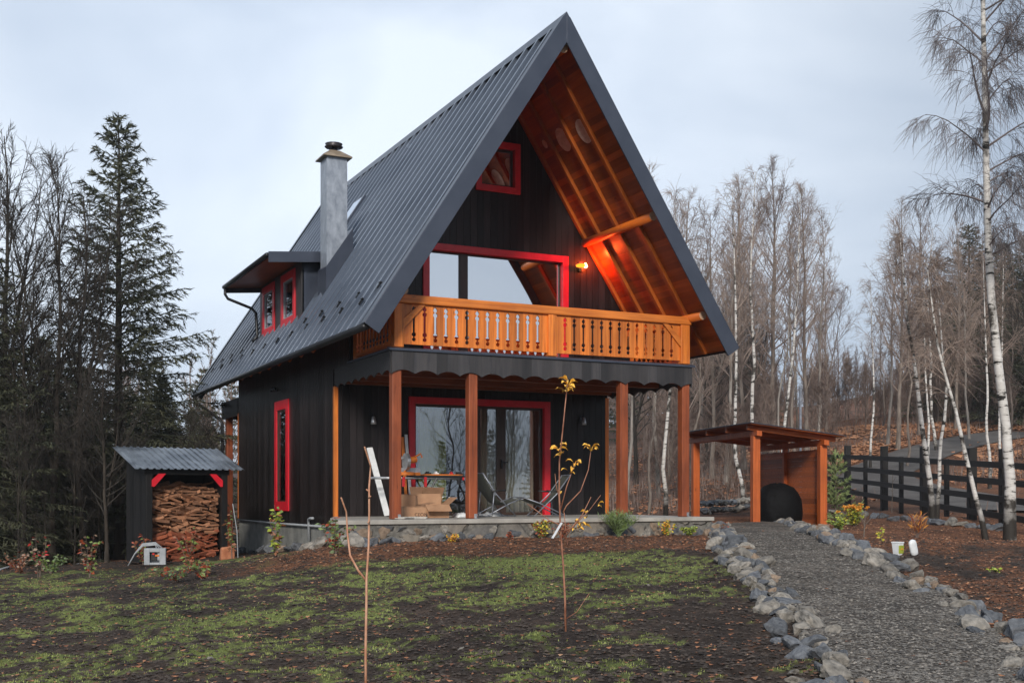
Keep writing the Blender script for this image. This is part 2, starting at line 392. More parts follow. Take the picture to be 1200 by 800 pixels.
def smoothline(P, it=2):
    P = [p.copy() for p in P]
    for _ in range(it):
        Q = [P[0]]
        for i in range(len(P)-1): Q += [P[i].lerp(P[i+1], .25), P[i].lerp(P[i+1], .75)]
        Q.append(P[-1]); P = Q
    return P
PLs, PRs = smoothline(PL), smoothline(PR)
PLr, PRr = resample(PLs, 120), resample(PRs, 120)
_pl = np.array([(p.x, p.y) for p in PLr]); _pr = np.array([(p.x, p.y) for p in PRr])
def line_dist(x, y, line):
    sh = x.shape; x = x.ravel(); y = y.ravel(); best = np.full(x.shape, 1e9)
    for i in range(0, len(line)-1, 2):
        j = min(i+2, len(line)-1); a = line[i]; b = line[j]; ab = b-a; L2 = (ab**2).sum()+1e-9
        t = np.clip(((x-a[0])*ab[0]+(y-a[1])*ab[1])/L2, 0, 1)
        dd_ = (x-a[0]-t*ab[0])**2+(y-a[1]-t*ab[1])**2; best = np.minimum(best, dd_)
    return np.sqrt(best).reshape(sh)
_poly = np.concatenate([_pl, _pr[::-1]])
def in_path(x, y):
    sh = x.shape; x = x.ravel(); y = y.ravel(); c = np.zeros(x.shape, bool); P = _poly; n = len(P)
    for i in range(n):
        x1, y1 = P[i]; x2, y2 = P[(i+1) % n]
        if y1 == y2: continue
        k = ((y1 > y) != (y2 > y)) & (x < (x2-x1)*(y-y1)/(y2-y1)+x1); c ^= k
    return c.reshape(sh)
def masks(x, y):
    """moss, mulch: what covers the soil"""
    a, d = to_ad(x, y)
    n1 = fbm(x*1.7, y*2.1, 3, 7); n2 = fbm(x*.35+5, y*.35, 9, 3); n3 = fbm(x*9, y*11, 21, 4)
    inp = in_path(x, y); dl = line_dist(x, y, _pl)
    right = (a > -1) & (d > 0) & ((inp) | (line_dist(x, y, _pr) < dl))
    edge = (d - 16.3 - .55*sm(a, -1, 4)*2 - 1.2*(fbm(x*.8, y*.8, 44, 3)-.5))     # bare bed along the terrace
    bed = sm(edge, -.25, .25)*sm(a, -4.6, -3.2)
    lawn = (~right)*(1-bed)*sm(d, 2, 4)*(1-sm(d, 20.5, 22.0))
    near_path = sm(dl, .35, 1.5)
    thr = .545 + .05*(n2-.5)*4 - .035*sm(d, 9, 15) + .10*(1-near_path) + .035*(1-sm(d, 8.5, 12)) + .025*(1-sm(a, -6, -2.5))
    strip = sm(d, 13.6, 14.6)*(1-sm(d, 15.8, 16.4))*sm(a, -3, 0)*.10
    moss = np.clip(sm(n1*.55+n3*.45 + strip, thr-.045, thr+.05), 0, 1)*lawn
    mulch = np.clip(bed*sm(n3, .25, .5) + sm(n1, .52, .64)*(a < -4)*sm(d, 14, 17)*.8*(1-sm(d,20,24)) + right*sm(n1, .35, .6)*.75 + sm(n3*.6+n1*.4, .60, .68)*lawn*.7, 0, 1)
    mulch = np.where(d > 26, np.maximum(mulch, .35+.5*n1), mulch); mulch = np.where((a < 14) & (d > 30), mulch*.55, mulch)
    return moss, np.clip(mulch*(1-moss*.8), 0, 1)

aa = np.concatenate([-np.geomspace(320, 9.2, 60), np.arange(-9, 11.01, .06), np.geomspace(11.2, 320, 60)])
dd_ = np.concatenate([-np.geomspace(200, 2, 25), np.arange(0, 5, .5), np.arange(5, 7.4, .12), np.arange(7.4, 12, .05), np.arange(12, 20, .08), np.arange(20, 34, .2), np.geomspace(34.5, 420, 120)])
Ag, Dg = np.meshgrid(aa, dd_)
Xg, Yg = to_xy(Ag, Dg); Zg = ground_ad(Ag, Dg)
near = sm(Dg, 3, 6)*(1-sm(Dg, 40, 60))
Zg = Zg + near*((fbm(Xg*1.1, Yg*1.1, 5, 4)-.5)*.15 + (fbm(Xg*8, Yg*8, 8, 5)-.5)*.085*(1-sm(Dg, 22, 30)))
Zg = Zg + sm(Dg, 60, 90)*(fbm(Xg*.05, Yg*.05, 2, 4)-.5)*7
inp_g = in_path(Xg, Yg); Zg = np.where(inp_g, Zg-.05, Zg)
nr, nc = Ag.shape; idx = np.arange(nr*nc).reshape(nr, nc)
fc = np.stack([idx[:-1,:-1], idx[:-1,1:], idx[1:,1:], idx[1:,:-1]], -1).reshape(-1, 4)
m, nt, b = material('soil_with_moss_and_leaf_mulch', (.03,.02,.015), .95, 0, .2); l = nt.links.new
am = N(nt, 'ShaderNodeAttribute', attribute_name='moss'); au = N(nt, 'ShaderNodeAttribute', attribute_name='mulch')
tcn = N(nt, 'ShaderNodeTexCoord')
def ramp(nt, src, stops):
    r = N(nt, 'ShaderNodeValToRGB'); e = r.color_ramp.elements
    e[0].position, e[0].color = stops[0][0], (*stops[0][1], 1); e[1].position, e[1].color = stops[-1][0], (*stops[-1][1], 1)
    for p, c in stops[1:-1]: x = e.new(p); x.color = (*c, 1)
    nt.links.new(src, r.inputs[0]); return r.outputs[0]
def noise(nt, co, s, d=5, r=.6):
    n = N(nt, 'ShaderNodeTexNoise'); n.inputs['Scale'].default_value = s; n.inputs['Detail'].default_value = d; n.inputs['Roughness'].default_value = r
    nt.links.new(co, n.inputs[0]); return n.outputs[0]
nA = noise(nt, tcn.outputs['Object'], 9, 8, .7); nB = noise(nt, tcn.outputs['Object'], 45, 5, .7); nC = noise(nt, tcn.outputs['Object'], 20, 6, .7)
soil = ramp(nt, nA, [(.3,(.018,.014,.012)),(.5,(.042,.032,.027)),(.68,(.085,.064,.053)),(.8,(.15,.115,.095))])
mossc = ramp(nt, nB, [(.28,(.060,.070,.024)),(.5,(.145,.180,.055)),(.75,(.27,.32,.12))])
mulc = ramp(nt, nC, [(.3,(.038,.021,.014)),(.48,(.13,.060,.034)),(.62,(.26,.12,.066)),(.75,(.40,.23,.15))])
mx1 = N(nt, 'ShaderNodeMix'); mx1.data_type = 'RGBA'; l(au.outputs['Fac'], mx1.inputs[0]); l(soil, mx1.inputs[6]); l(mulc, mx1.inputs[7])
mx2 = N(nt, 'ShaderNodeMix'); mx2.data_type = 'RGBA'; l(am.outputs['Fac'], mx2.inputs[0]); l(mx1.outputs[2], mx2.inputs[6]); l(mossc, mx2.inputs[7])
lowf = noise(nt, tcn.outputs['Object'], .45, 6, .65)
mx3 = N(nt, 'ShaderNodeMix'); mx3.data_type = 'RGBA'; mx3.blend_type = 'MULTIPLY'; mx3.inputs[0].default_value = 1; l(mx2.outputs[2], mx3.inputs[6])
l(ramp(nt, lowf, [(.34,(.55,.55,.56)),(.5,(.95,.93,.9)),(.66,(1.35,1.28,1.2))]), mx3.inputs[7]); l(mx3.outputs[2], b.inputs['Base Color'])
bp = N(nt, 'ShaderNodeBump'); bp.inputs['Strength'].default_value = .9; bp.inputs['Distance'].default_value = .03; l(nC, bp.inputs['Height']); l(bp.outputs[0], b.inputs['Normal'])
M['soil'] = m
gobj = np_obj('ground', np.stack([Xg, Yg, Zg], -1).reshape(-1, 3), fc, m, smooth=True)
mo, mu = masks(Xg, Yg)
for nm, arr in (('moss', mo), ('mulch', mu)):
    at_ = gobj.data.attributes.new(nm, 'FLOAT', 'POINT'); at_.data.foreach_set('value', arr.ravel().astype(np.float32))
tag(gobj, kind='structure')
# height of the displaced ground, for things that lie on it
def gzz(x, y):
    x = np.asarray(x, float); y = np.asarray(y, float); a, d = to_ad(x, y)
    n_ = sm(d, 3, 6)*(1-sm(d, 40, 60))
    return ground_ad(a, d) + n_*((fbm(x*1.1, y*1.1, 5, 4)-.5)*.15 + (fbm(x*8, y*8, 8, 5)-.5)*.085*(1-sm(d, 22, 30)))
def gd(p, dz=0): return Vector((p[0], p[1], float(gzz(np.array([p[0]]), np.array([p[1]]))[0])+dz))

# gravel path
nw = 24; pv = []; pf = []
for i in range(120):
    for j in range(nw):
        t = j/(nw-1); x = PLr[i].x*(1-t)+PRr[i].x*t; y = PLr[i].y*(1-t)+PRr[i].y*t; pv.append((x, y))
pv = np.array(pv); pz = ground_ad(*to_ad(pv[:,0], pv[:,1])) + (fbm(pv[:,0]*1.3, pv[:,1]*1.3, 61, 4)-.5)*.06 + .035
for i in range(119):
    for j in range(nw-1):
        q = i*nw+j; pf.append((q, q+1, q+nw+1, q+nw))
m, nt, b = material('grey_gravel_bed', (.1,.1,.1), .9, 0, .3); l = nt.links.new
tcn = N(nt, 'ShaderNodeTexCoord')
vo = N(nt, 'ShaderNodeTexVoronoi'); vo.inputs['Scale'].default_value = 34; l(tcn.outputs['Object'], vo.inputs[0])
c_ = ramp(nt, vo.outputs['Color'], [(.2,(.055,.048,.042)),(.5,(.11,.099,.087)),(.85,(.21,.19,.165))])
bigp = noise(nt, tcn.outputs['Object'], 1.3, 4)
mxp = N(nt, 'ShaderNodeMix'); mxp.data_type = 'RGBA'; mxp.blend_type = 'MULTIPLY'; mxp.inputs[0].default_value = .8; l(c_, mxp.inputs[6])
l(ramp(nt, bigp, [(.38,(.50,.47,.44)),(.62,(1.15,1.1,1.05))]), mxp.inputs[7]); l(mxp.outputs[2], b.inputs['Base Color'])
bp = N(nt, 'ShaderNodeBump'); bp.inputs['Strength'].default_value = 1; bp.inputs['Distance'].default_value = .02; bp.invert = True; l(vo.outputs['Distance'], bp.inputs['Height']); l(bp.outputs[0], b.inputs['Normal'])
path = np_obj('gravel_path', np.column_stack([pv, pz]), pf, m, smooth=True); tag(path, kind='structure')

# far road, climbing behind the fence
m, nt, b = material('pale_gravel_road', (.2,.2,.2), .9, 0, .3); tcn = N(nt, 'ShaderNodeTexCoord')
nt.links.new(ramp(nt, noise(nt, tcn.outputs['Object'], .8, 8, .7), [(.3,(.055,.049,.045)),(.5,(.095,.086,.08)),(.7,(.145,.135,.125))]), b.inputs['Base Color'])
rc = [(45,14,4)]+[(float(to_ad(q_.x,q_.y)[0]), float(to_ad(q_.x,q_.y)[1]), w_) for q_, w_ in ((at(1235,600),3.6),(at(1150,590),3.4),(at(1080,578),3.2),(at(1030,567),3.0),(at(1018,556),3.0),(at(1045,545),3.2),(at(1080,531),3.2),(at(1112,522),3.2),(at(1150,514),3.2),(at(1200,507),3.2))]
rp = smoothline([Vector((a_, d_, w_)) for a_, d_, w_ in rc], 3); rv = []; rf = []
for i, p in enumerate(rp):
    q = rp[min(i+1, len(rp)-1)]-rp[max(i-1, 0)]; n_ = Vector((-q.y, q.x, 0)).normalized()
    for j in range(9):
        s_ = (j/8-.5)*p.z; a_ = p.x+n_.x*s_; d_ = p.y+n_.y*s_; x, y = to_xy(a_, d_)
        rv.append((x, y, float(ground_ad(a_, d_))+.05))
for i in range(len(rp)-1):
    for j in range(8): q = i*9+j; rf.append((q, q+1, q+10, q+9))
tag(np_obj('road', rv, rf, m, smooth=True), kind='structure')
# ------------------------------------------------------------------ house
W, D, UW = 5.97, 3.09, 2.23                 # width, ground floor front wall, upper front wall
XP, ZR, XE, ZE = 2.985, 8.62, -.607, 3.122  # ridge, eave
Y0, Y1 = -.556, 13.54
PH = math.atan2(ZR-ZE, XP-XE); LS = math.hypot(XP-XE, ZR-ZE); cP, sP = math.cos(PH), math.sin(PH)
house = empty('chalet', (0,0,0), 0, 'black timber chalet with steep dark metal roof, red window frames and orange balcony', 'house')
def roof_pt(side, s, t, y):       # s up the slope, t out of the roof
    x = XE + s*cP - t*sP; z = ZE + s*sP + t*cP
    return (x if side < 0 else 2*XP-x, y, z)
def roof_z(x, t=0):
    if x > XP: x = 2*XP-x
    return ZE + (x-XE)*math.tan(PH) + t/cP
def slope_box(mb, side, y0, y1, s0, s1, t0, t1):
    mb.hexa([roof_pt(side,s0,t0,y0), roof_pt(side,s1,t0,y0), roof_pt(side,s1,t0,y1), roof_pt(side,s0,t0,y1),
             roof_pt(side,s0,t1,y0), roof_pt(side,s1,t1,y0), roof_pt(side,s1,t1,y1), roof_pt(side,s0,t1,y1)])
def board_wall(mb, ax, c, out, u0, u1, z0, top, openings=(), pitch=.142, gap=.006, th=.02, back=.03):
    ks = sorted(set([u0, u1] + [k*pitch for k in range(int(math.floor(u0/pitch))+1, int(math.ceil(u1/pitch))) if u0 < k*pitch < u1]))
    cuts = sorted(set(ks + [v for o in openings for v in (o[0], o[1]) if u0 < v < u1] + ([XP] if ax == 'x' and u0 < XP < u1 else [])))
    isb = set(round(k, 5) for k in ks)
    for a, b in zip(cuts[:-1], cuts[1:]):
        if b-a < .004: continue
        mid = (a+b)/2; zs = [(z0, None)]
        for o in openings:
            if o[0] < mid < o[1]:
                nz_ = []
                for za, zb in zs:
                    ze = top(mid) if zb is None else zb
                    if o[2] > za and o[2] < ze: nz_.append((za, o[2]))
                    if o[2] <= za and o[3] <= za: nz_.append((za, zb))
                    elif o[3] < ze: nz_.append((o[3], zb))
                zs = nz_
        ga = gap/2 if round(a, 5) in isb and a > u0 else 0; gb = gap/2 if round(b, 5) in isb and b < u1 else 0
        for za, zb in zs:
            for (p, q, d0, d1) in ((a+ga, b-gb, 0, th), (a, b, -back, -.0005)):
                ta = top(p) if zb is None else zb; tb = top(q) if zb is None else zb
                if min(ta, tb) <= za+.003: 
                    if max(ta, tb) <= za+.003: continue
                    ta = max(ta, za+.003); tb = max(tb, za+.003)
                e0, e1 = c+out*d0, c+out*d1
                if ax == 'x': v = [(p,e0,za),(q,e0,za),(q,e1,za),(p,e1,za),(p,e0,ta),(q,e0,tb),(q,e1,tb),(p,e1,ta)]
                else: v = [(e0,p,za),(e0,q,za),(e1,q,za),(e1,p,za),(e0,p,ta),(e0,q,tb),(e1,q,tb),(e1,p,ta)]
                mb.hexa(v)
# --- walls
DO = (1.478, 4.584, 0, 2.326); UO = (1.43, 4.54, 2.90, 5.16); AO = (2.52, 3.47, 6.27, 7.25); SO = (6.258, 7.40, .07, 2.47)
rg = .13
mb = MB(); board_wall(mb, 'x', D, -1, 0.0, W, -.02, lambda u: 2.62, [(DO[0]+.1, DO[1]-.1, -.1, DO[3]-.1)]); mb.build('front_wall', M['black_v'], house)
mb = MB(); board_wall(mb, 'x', UW, -1, 0.0, W, 2.84, lambda u: roof_z(u, -.10), [(UO[0]+.1, UO[1]-.1, UO[2]+.02, UO[3]-.1), (AO[0]+.1, AO[1]-.1, AO[2]+.1, AO[3]-.1)])
mb.build('gable_wall', M['black_v'], house)
for side, c in ((-1, 0.0), (1, W)):
    mb = MB()
    board_wall(mb, 'y', c, side, D+.05 if side > 0 else D+.05, 11.0, -.17, lambda u: 3.86, [(SO[0]+.1, SO[1]-.1, SO[2]+.1, SO[3]-.1)] if side < 0 else [])
    board_wall(mb, 'y', c, side, UW+.001, D+.05, 2.8, lambda u: 3.86)
    mb.build('side_wall', M['black_vy'], house)
mb = MB(); board_wall(mb, 'x', 11.0, 1, 0, W, -.17, lambda u: 2.62); board_wall(mb, 'x', 10.8, 1, 0, W, 2.84, lambda u: roof_z(u, -.10)); mb.build('rear_wall', M['black_v'], house)
# --- corner boards of the ground floor (orange)
for x0, x1, y0, y1 in ((-.028, .055, D-.03, D+.048), (W-.055, W+.028, D-.03, D+.048), (-.028, .05, 11.0, 11.075), (W-.05, W+.028, 11.0, 11.075)):
    mb = MB(); mb.box(x0, x1, y0, y1, -.02 if y0 < 5 else -.17, 2.46); mb.build('corner_board', M['orange_z'], house, bevel=.005)
# --- foundation and terrace
mb = MB(); mb.box(.0, W, D+.02, 11.0, -2.2, -.172); mb.build('foundation', M['concrete'], house)
m, nt, b = material('mortared_field_stone', (.2,.2,.2), .8, 0, .35); l = nt.links.new
tcn = N(nt, 'ShaderNodeTexCoord'); mpn = N(nt, 'ShaderNodeMapping'); mpn.inputs['Scale'].default_value = (3.2, 3.2, 5.0); l(tcn.outputs['Object'], mpn.inputs[0])
nd = N(nt, 'ShaderNodeTexNoise'); nd.inputs['Scale'].default_value = 1.3; nd.inputs['Detail'].default_value = 3; l(mpn.outputs[0], nd.inputs[0])
ms = N(nt, 'ShaderNodeMix'); ms.data_type = 'RGBA'; ms.inputs[0].default_value = .35; l(mpn.outputs[0], ms.inputs[6]); l(nd.outputs['Color'], ms.inputs[7])
ve = N(nt, 'ShaderNodeTexVoronoi', feature='DISTANCE_TO_EDGE'); ve.inputs['Scale'].default_value = 1; l(ms.outputs[2], ve.inputs[0])
vc = N(nt, 'ShaderNodeTexVoronoi'); vc.inputs['Scale'].default_value = 1; l(ms.outputs[2], vc.inputs[0])
stc = ramp(nt, vc.outputs['Color'], [(.15,(.06,.068,.085)),(.4,(.15,.145,.14)),(.6,(.24,.215,.18)),(.85,(.10,.108,.125))])
mor = ramp(nt, noise(nt, tcn.outputs['Object'], 14, 7), [(.3,(.10,.098,.09)),(.7,(.21,.20,.18))])
er = N(nt, 'ShaderNodeMapRange'); er.inputs[1].default_value = .07; er.inputs[2].default_value = .15; l(ve.outputs['Distance'], er.inputs[0])
mxs = N(nt, 'ShaderNodeMix'); mxs.data_type = 'RGBA'; l(er.outputs[0], mxs.inputs[0]); l(mor, mxs.inputs[6]); l(stc, mxs.inputs[7])
mot = N(nt, 'ShaderNodeMix'); mot.data_type = 'RGBA'; mot.blend_type = 'MULTIPLY'; mot.inputs[0].default_value = .8; l(mxs.outputs[2], mot.inputs[6])
l(ramp(nt, noise(nt, tcn.outputs['Object'], 9, 8, .7), [(.3,(.55,.55,.55)),(.7,(1.25,1.22,1.18))]), mot.inputs[7]); l(mot.outputs[2], b.inputs['Base Color'])
bp = N(nt, 'ShaderNodeBump'); bp.inputs['Strength'].default_value = .9; bp.inputs['Distance'].default_value = .04; l(er.outputs[0], bp.inputs['Height'])
bp2 = N(nt, 'ShaderNodeBump'); bp2.inputs['Strength'].default_value = .5; bp2.inputs['Distance'].default_value = .02; l(noise(nt, tcn.outputs['Object'], 25, 8, .7), bp2.inputs['Height']); l(bp.outputs[0], bp2.inputs['Normal']); l(bp2.outputs[0], b.inputs['Normal'])
M['fieldstone'] = m
TXR = 6.22
tp = [(-.01, D+.03), (-.42, 1.9), (-.80, .7), (-.98, .05), (-.98, -.22), (-.85, -.30), (TXR, -.30), (TXR, D+.03)]
mb = MB(); mb.prism(tp, 2, -1.6, -.075); mb.build('terrace_wall', M['fieldstone'], house)
tp2 = [(-.012, D+.028), (-.46, 1.9), (-.84, .68), (-1.02, .04), (-1.02, -.25), (-.87, -.34), (TXR+.04, -.34), (TXR+.04, D+.028)]
mb = MB(); mb.prism(tp2, 2, -.073, 0); mb.build('terrace_slab', M['slab'], house, bevel=.01)
# pale pipe along the foundation
mb = MB(); mb.tube([(-.045, 10.9, -.20), (-.045, 7.5, -.215), (-.045, 3.25, -.20)], .024, 6); mb.build('pipe', M['greyplastic'], house, True)
mb = MB(); mb.tube([(-.05, 4.65, -.50), (-.06, 4.65, -.16), (-.08, 4.6, -.08), (-.10, 4.4, -.055), (-.1, 4.2, -.05)], .028, 8); mb.build('vent_pipe', M['greyplastic'], house, True)
# --- posts
for x in (.10, 1.49, 4.51, 5.86):
    for yy, mt in ((.09, 'brown_z'), (12.6, 'brown_z')):
        if yy > 5 and 1 < x < 5: continue
        zb = 0 if yy < 5 else -1.4
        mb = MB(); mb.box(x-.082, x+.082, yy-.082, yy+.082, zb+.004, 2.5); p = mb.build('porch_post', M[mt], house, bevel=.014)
        if yy < 5:
            mb = MB(); mb.box(x+.015, x+.065, yy-.090, yy-.083, .010, .085); mb.box(x+.015, x+.065, yy-.13, yy-.083, .003, .009); mb.build('post_bracket', M['steel'], p)
# --- balcony deck, beams, valance
def scallop(u0, u1, zt, zb, per=.41, amp=.035):
    n = int((u1-u0)/.025); P = [(u0, zt)]
    for i in range(n+1):
        u = u0+(u1-u0)*i/n; ph = ((u/per) % 1); P.append((u, zb + amp*(2*abs(math.sin(math.pi*ph))**.8-1)))
    P.append((u1, zt)); return P
for ya, yb in ((0.03, UW-.03), (10.86, 12.93)):
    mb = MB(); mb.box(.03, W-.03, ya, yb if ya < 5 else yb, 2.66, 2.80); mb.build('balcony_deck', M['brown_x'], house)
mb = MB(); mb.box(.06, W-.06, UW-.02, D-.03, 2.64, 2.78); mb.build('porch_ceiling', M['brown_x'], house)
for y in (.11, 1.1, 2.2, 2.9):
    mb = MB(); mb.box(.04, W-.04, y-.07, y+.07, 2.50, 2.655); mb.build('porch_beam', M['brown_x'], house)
mb = MB(); mb.prism(scallop(0, W, 2.80, 2.455), 1, -.022, 0.0); mb.build('front_valance', M['grey_v'], house)
for side, c in ((-1, 0.0), (1, W)):
    mb = MB(); mb.prism(scallop(0.001, D-.035, 2.80, 2.455), 0, c, c+side*.022); mb.build('side_valance', M['grey_v'], house)
    mb = MB(); mb.box(c-.02 if side < 0 else c-.02, c+.02, 11.08, 12.96, 2.42, 2.85); mb.build('rear_valance', M['grey_v'], house)
mb = MB(); mb.box(0.02, W-.02, 12.94, 12.965, 2.42, 2.85); mb.build('rear_valance', M['grey_v'], house)
mb = MB()
mb.prism([(-.055, 2.802), (-.055, 2.835), (.03, 2.862), (.05, 2.862), (.05, 2.802)], 0, -.055, W+.055)
for s_, c in ((-1, 0), (1, W)):
    mb.prism([(c+s_*.055, 2.802), (c+s_*.055, 2.835), (c-s_*.03, 2.862), (c-s_*.05, 2.862), (c-s_*.05, 2.802)], 1, .052, UW-.025)
mb.build('deck_flashing', M['flash'], house)
# --- balustrade
RT = 3.748
for x0, x1 in ((.055, .225), (2.95, 3.115), (5.755, 5.955)):
    mb = MB(); mb.box(x0, x1, .01, .17, 2.864, 3.598); mb.build('balustrade_post', M['orange_z'], house, bevel=.012)
mb = MB(); mb.box(.06, .2, UW-.17, UW-.03, 2.864, 3.6); mb.build('balustrade_post', M['orange_z'], house, bevel=.01)
mb = MB(); mb.box(-.02, W+.02, .0, .18, 3.600, RT); mb.build('handrail', M['orange_x'], house, bevel=.018)
for c in (.10, W-.10):
    mb = MB(); mb.box(c-.07, c+.07, .182, UW-.03, 3.61, RT-.01); mb.build('handrail', M['orange_y'], house, bevel=.015)
mb = MB(); mb.box(.226, 2.949, .085, .125, 2.93, 2.985); mb.box(3.116, 5.754, .085, .125, 2.93, 2.985); mb.build('bottom_rail', M['orange_x'], house)
for c in (.10, W-.10):
    mb = MB(); mb.box(c-.02, c+.02, .18, UW-.17, 2.90, 2.96); mb.build('bottom_rail', M['orange_y'], house)
prof = [(0,.002),(.05,.002),(.075,.010),(.10,.024),(.145,.026),(.175,.011),(.195,.011),(.22,.028),(.265,.03),(.30,.016),(.70,.016),(.735,.03),(.78,.028),(.805,.011),(.825,.011),(.855,.026),(.90,.024),(.93,.009),(.95,.002),(1,.002)]
def baluster(ax, u0, w, c, zb=2.925, zt=3.605, lcut=True, rcut=True):
    kk = 1.0 if ax == 'x' else 1.9; tk = .026 if ax == 'x' else .014
    P = [(u0+(h*1.35*kk if lcut else .002), zb+(zt-zb)*t) for t, h in prof] + [(u0+w-(h*1.35*kk if rcut else .002), zb+(zt-zb)*t) for t, h in prof[::-1]]
    mb = MB(); mb.prism(P, 1 if ax == 'x' else 0, c, c+tk); return mb.build('baluster', M['orange_z'] if ax == 'x' else M['orange_z'], house)
n = 14
for k in range(n):
    w = (2.95-.225)/n; baluster('x', .225+k*w, w, .055, lcut=k > 0, rcut=k < n-1)
    w = (5.755-3.115)/n; baluster('x', 3.115+k*w, w, .055, lcut=k > 0, rcut=k < n-1)
for c in (.045, W-.07):
    for k in range(11):
        w = (UW-.17-.17)/11; baluster('y', .17+k*w, w, c, lcut=k > 0, rcut=k < 10)
for a, b in (((.20, 3.22), (.56, 3.62)), ((W-.20, 3.22), (W-.56, 3.62))):
    mb = MB(); mb.beam((a[0], .032, a[1]), (b[0], .032, b[1]), .04, .10, (0,1,0)) if False else mb.prism([(a[0], a[1]-.06), (b[0]+(.05 if b[0] < 3 else -.05), b[1]-.03), (b[0]-(.06 if b[0] < 3 else -.06), b[1]-.03), (a[0], a[1]+.10)], 1, .018, .052)
    mb.build('corner_brace', M['orange_x'], house)
# --- roof
prof_r = [(0,0),(.335,0),(.342,.052),(.412,.052),(.419,0),(.46,0)]
for side in (-1, 1):
    vs_, fs_ = [], []; k = 0; ys = []
    y = Y0
    while y < Y1:
        for dy, h in prof_r[:-1]:
            if y+dy <= Y1: ys.append((y+dy, h))
        y += .46
    ys.append((Y1, 0))
    for yy, h in ys:
        for s_ in (0, LS): vs_.append(roof_pt(side, s_, h, yy))
    for i in range(len(ys)-1): fs_.append((2*i, 2*i+1, 2*i+3, 2*i+2))
    rf_ = np_obj('roof_sheet', vs_, fs_, M['roof'], house)
    so = rf_.modifiers.new('thickness', 'SOLIDIFY'); so.thickness = .004; so.offset = -1
    mb = MB(); slope_box(mb, side, Y0+.02, Y1-.02, .03, LS-.03, -.055, -.012); mb.build('soffit', M['soffit'], house)
    for y in (.25, .92, 1.60, 2.13):
        mb = MB(); slope_box(mb, side, y-.045, y+.045, .05, LS-.22, -.125, -.056); mb.build('rafter', M['rafter'], house, bevel=.006)
    y = 3.0
    while y < 13.5:
        mb = MB(); slope_box(mb, side, y-.05, y+.05, .04, 1.02, -.17, -.056); mb.build('rafter_tail', M['orange_y'], house); y += .82
    # fascia under the eave
    mb = MB(); slope_box(mb, side, Y0+.02, Y1-.02, .0, .028, -.10, -.013); mb.build('eave_fascia', M['gutter'], house)
    for ya, yb in ((Y0-.035, Y0-.002), (Y1+.002, Y1+.035)):
        def pt(s_, t): q = roof_pt(side, s_, t, 0); return (q[0], q[2])
        t0, t1 = .060, -.230
        zt = lambda t: (XP, ZR + t/cP)
        mb = MB(); mb.prism([pt(-.02, t0), zt(t0), zt(t1), pt(-.02, t1)], 1, ya, yb); mb.build('rake_board', M['flash'], house, bevel=.004)
    for ya, yb in ((Y0-.035, Y0+.14), (Y1-.14, Y1+.035)):
        mb = MB(); slope_box(mb, side, ya, yb, -.02, LS-.01, .061, .067); mb.build('rake_flashing', M['flash'], house)
mb = MB(); mb.prism([(XP-.13, ZR+.06-.2+.03), (XP, ZR+.11), (XP+.13, ZR+.06-.2+.03), (XP, ZR+.085)], 1, Y0-.03, Y1+.03); mb.build('ridge_cap', M['flash'], house)
# purlins
for nm, x, z, r, yf in (('log_purlin', 1.08, 5.44, .085, -.22), ('log_purlin', 2*XP-1.05, 5.465, .085, -.32), ('log_purlin', .17, 3.80, .085, -.12), ('log_purlin', 2*XP-.03, 3.79-.06, .08, -.36), ('ridge_purlin', XP, 8.16, .10, -.45)):
    if x == 2*XP-.03: x = 5.98
    mb = MB(); mb.tube([(x, yf, z), (x, UW-.03, z)], r, 14)
    mb.build(nm, M['rafter' if 0 else 'orange_y'], house, True)
    mb = MB(); mb.lathe([(r*.98, 0), (r*.98, .004)], 14); e = mb.build('log_end', M['end'], house.children[-1] if False else None); e.parent = house; e.rotation_euler = (math.radians(90), 0, 0); e.location = (x, yf-.0005, z)
# pale round patches on the right soffit
for y, s_ in ((.47, 4.78), (1.20, 4.83), (1.84, 4.93)):
    mb = MB(); c0 = roof_pt(1, s_, -.0575, y); vs2 = []
    for k in range(20):
        a = 2*math.pi*k/20; rr = .19 if y < 1.5 else .07
        yy_ = min(max(y+rr*math.cos(a), y-.28), y+.28)
        vs2.append(roof_pt(1, s_+rr*1.25*math.sin(a), -.0575, yy_))
    vs3 = [roof_pt(1, (0), 0, 0)]; n_ = Vector(roof_pt(1, 0, -.006, 0))-Vector(roof_pt(1, 0, 0, 0))
    mb.add(vs2+[tuple(Vector(v)+n_) for v in vs2], [tuple(range(20)), tuple(range(39, 19, -1))]+[(i, (i+1)%20, 20+(i+1)%20, 20+i) for i in range(20)])
    mb.build('soffit_disc', M['disc'], house)
# gutter, downpipe
mb = MB()
gx, gzv = XE-.03, ZE-.045
mb.tube([(gx, Y0+.03, gzv+.01), (gx, Y1+.04, gzv-.01)], .06, 10); mb.build('gutter', M['gutter'], house, True)
mb = MB(); mb.tube([(gx, 13.35, gzv), (gx, 13.33, gzv-.18), (gx+.15, 13.2, gzv-.33), (-.12, 12.75, 2.42), (-.06, 12.7, 2.3), (-.06, 12.7, -1.2)], .045, 8); mb.build('downpipe', M['gutter'], house, True)
# snow guards
for k in range(24):
    yy = .13 + k*.55; x = -.105 if k % 2 == 0 else -.235; s_ = (x-XE)/cP
    if yy > 13.2 or (5.3 < yy < 9.1 and x > -.2): continue
    mb = MB(); slope_box(mb, -1, yy-.045, yy+.045, s_, s_+.02, .036, .08); slope_box(mb, -1, yy-.012, yy+.012, s_-.10, s_, .037, .07); mb.build('snow_guard', M['gutter'], house)
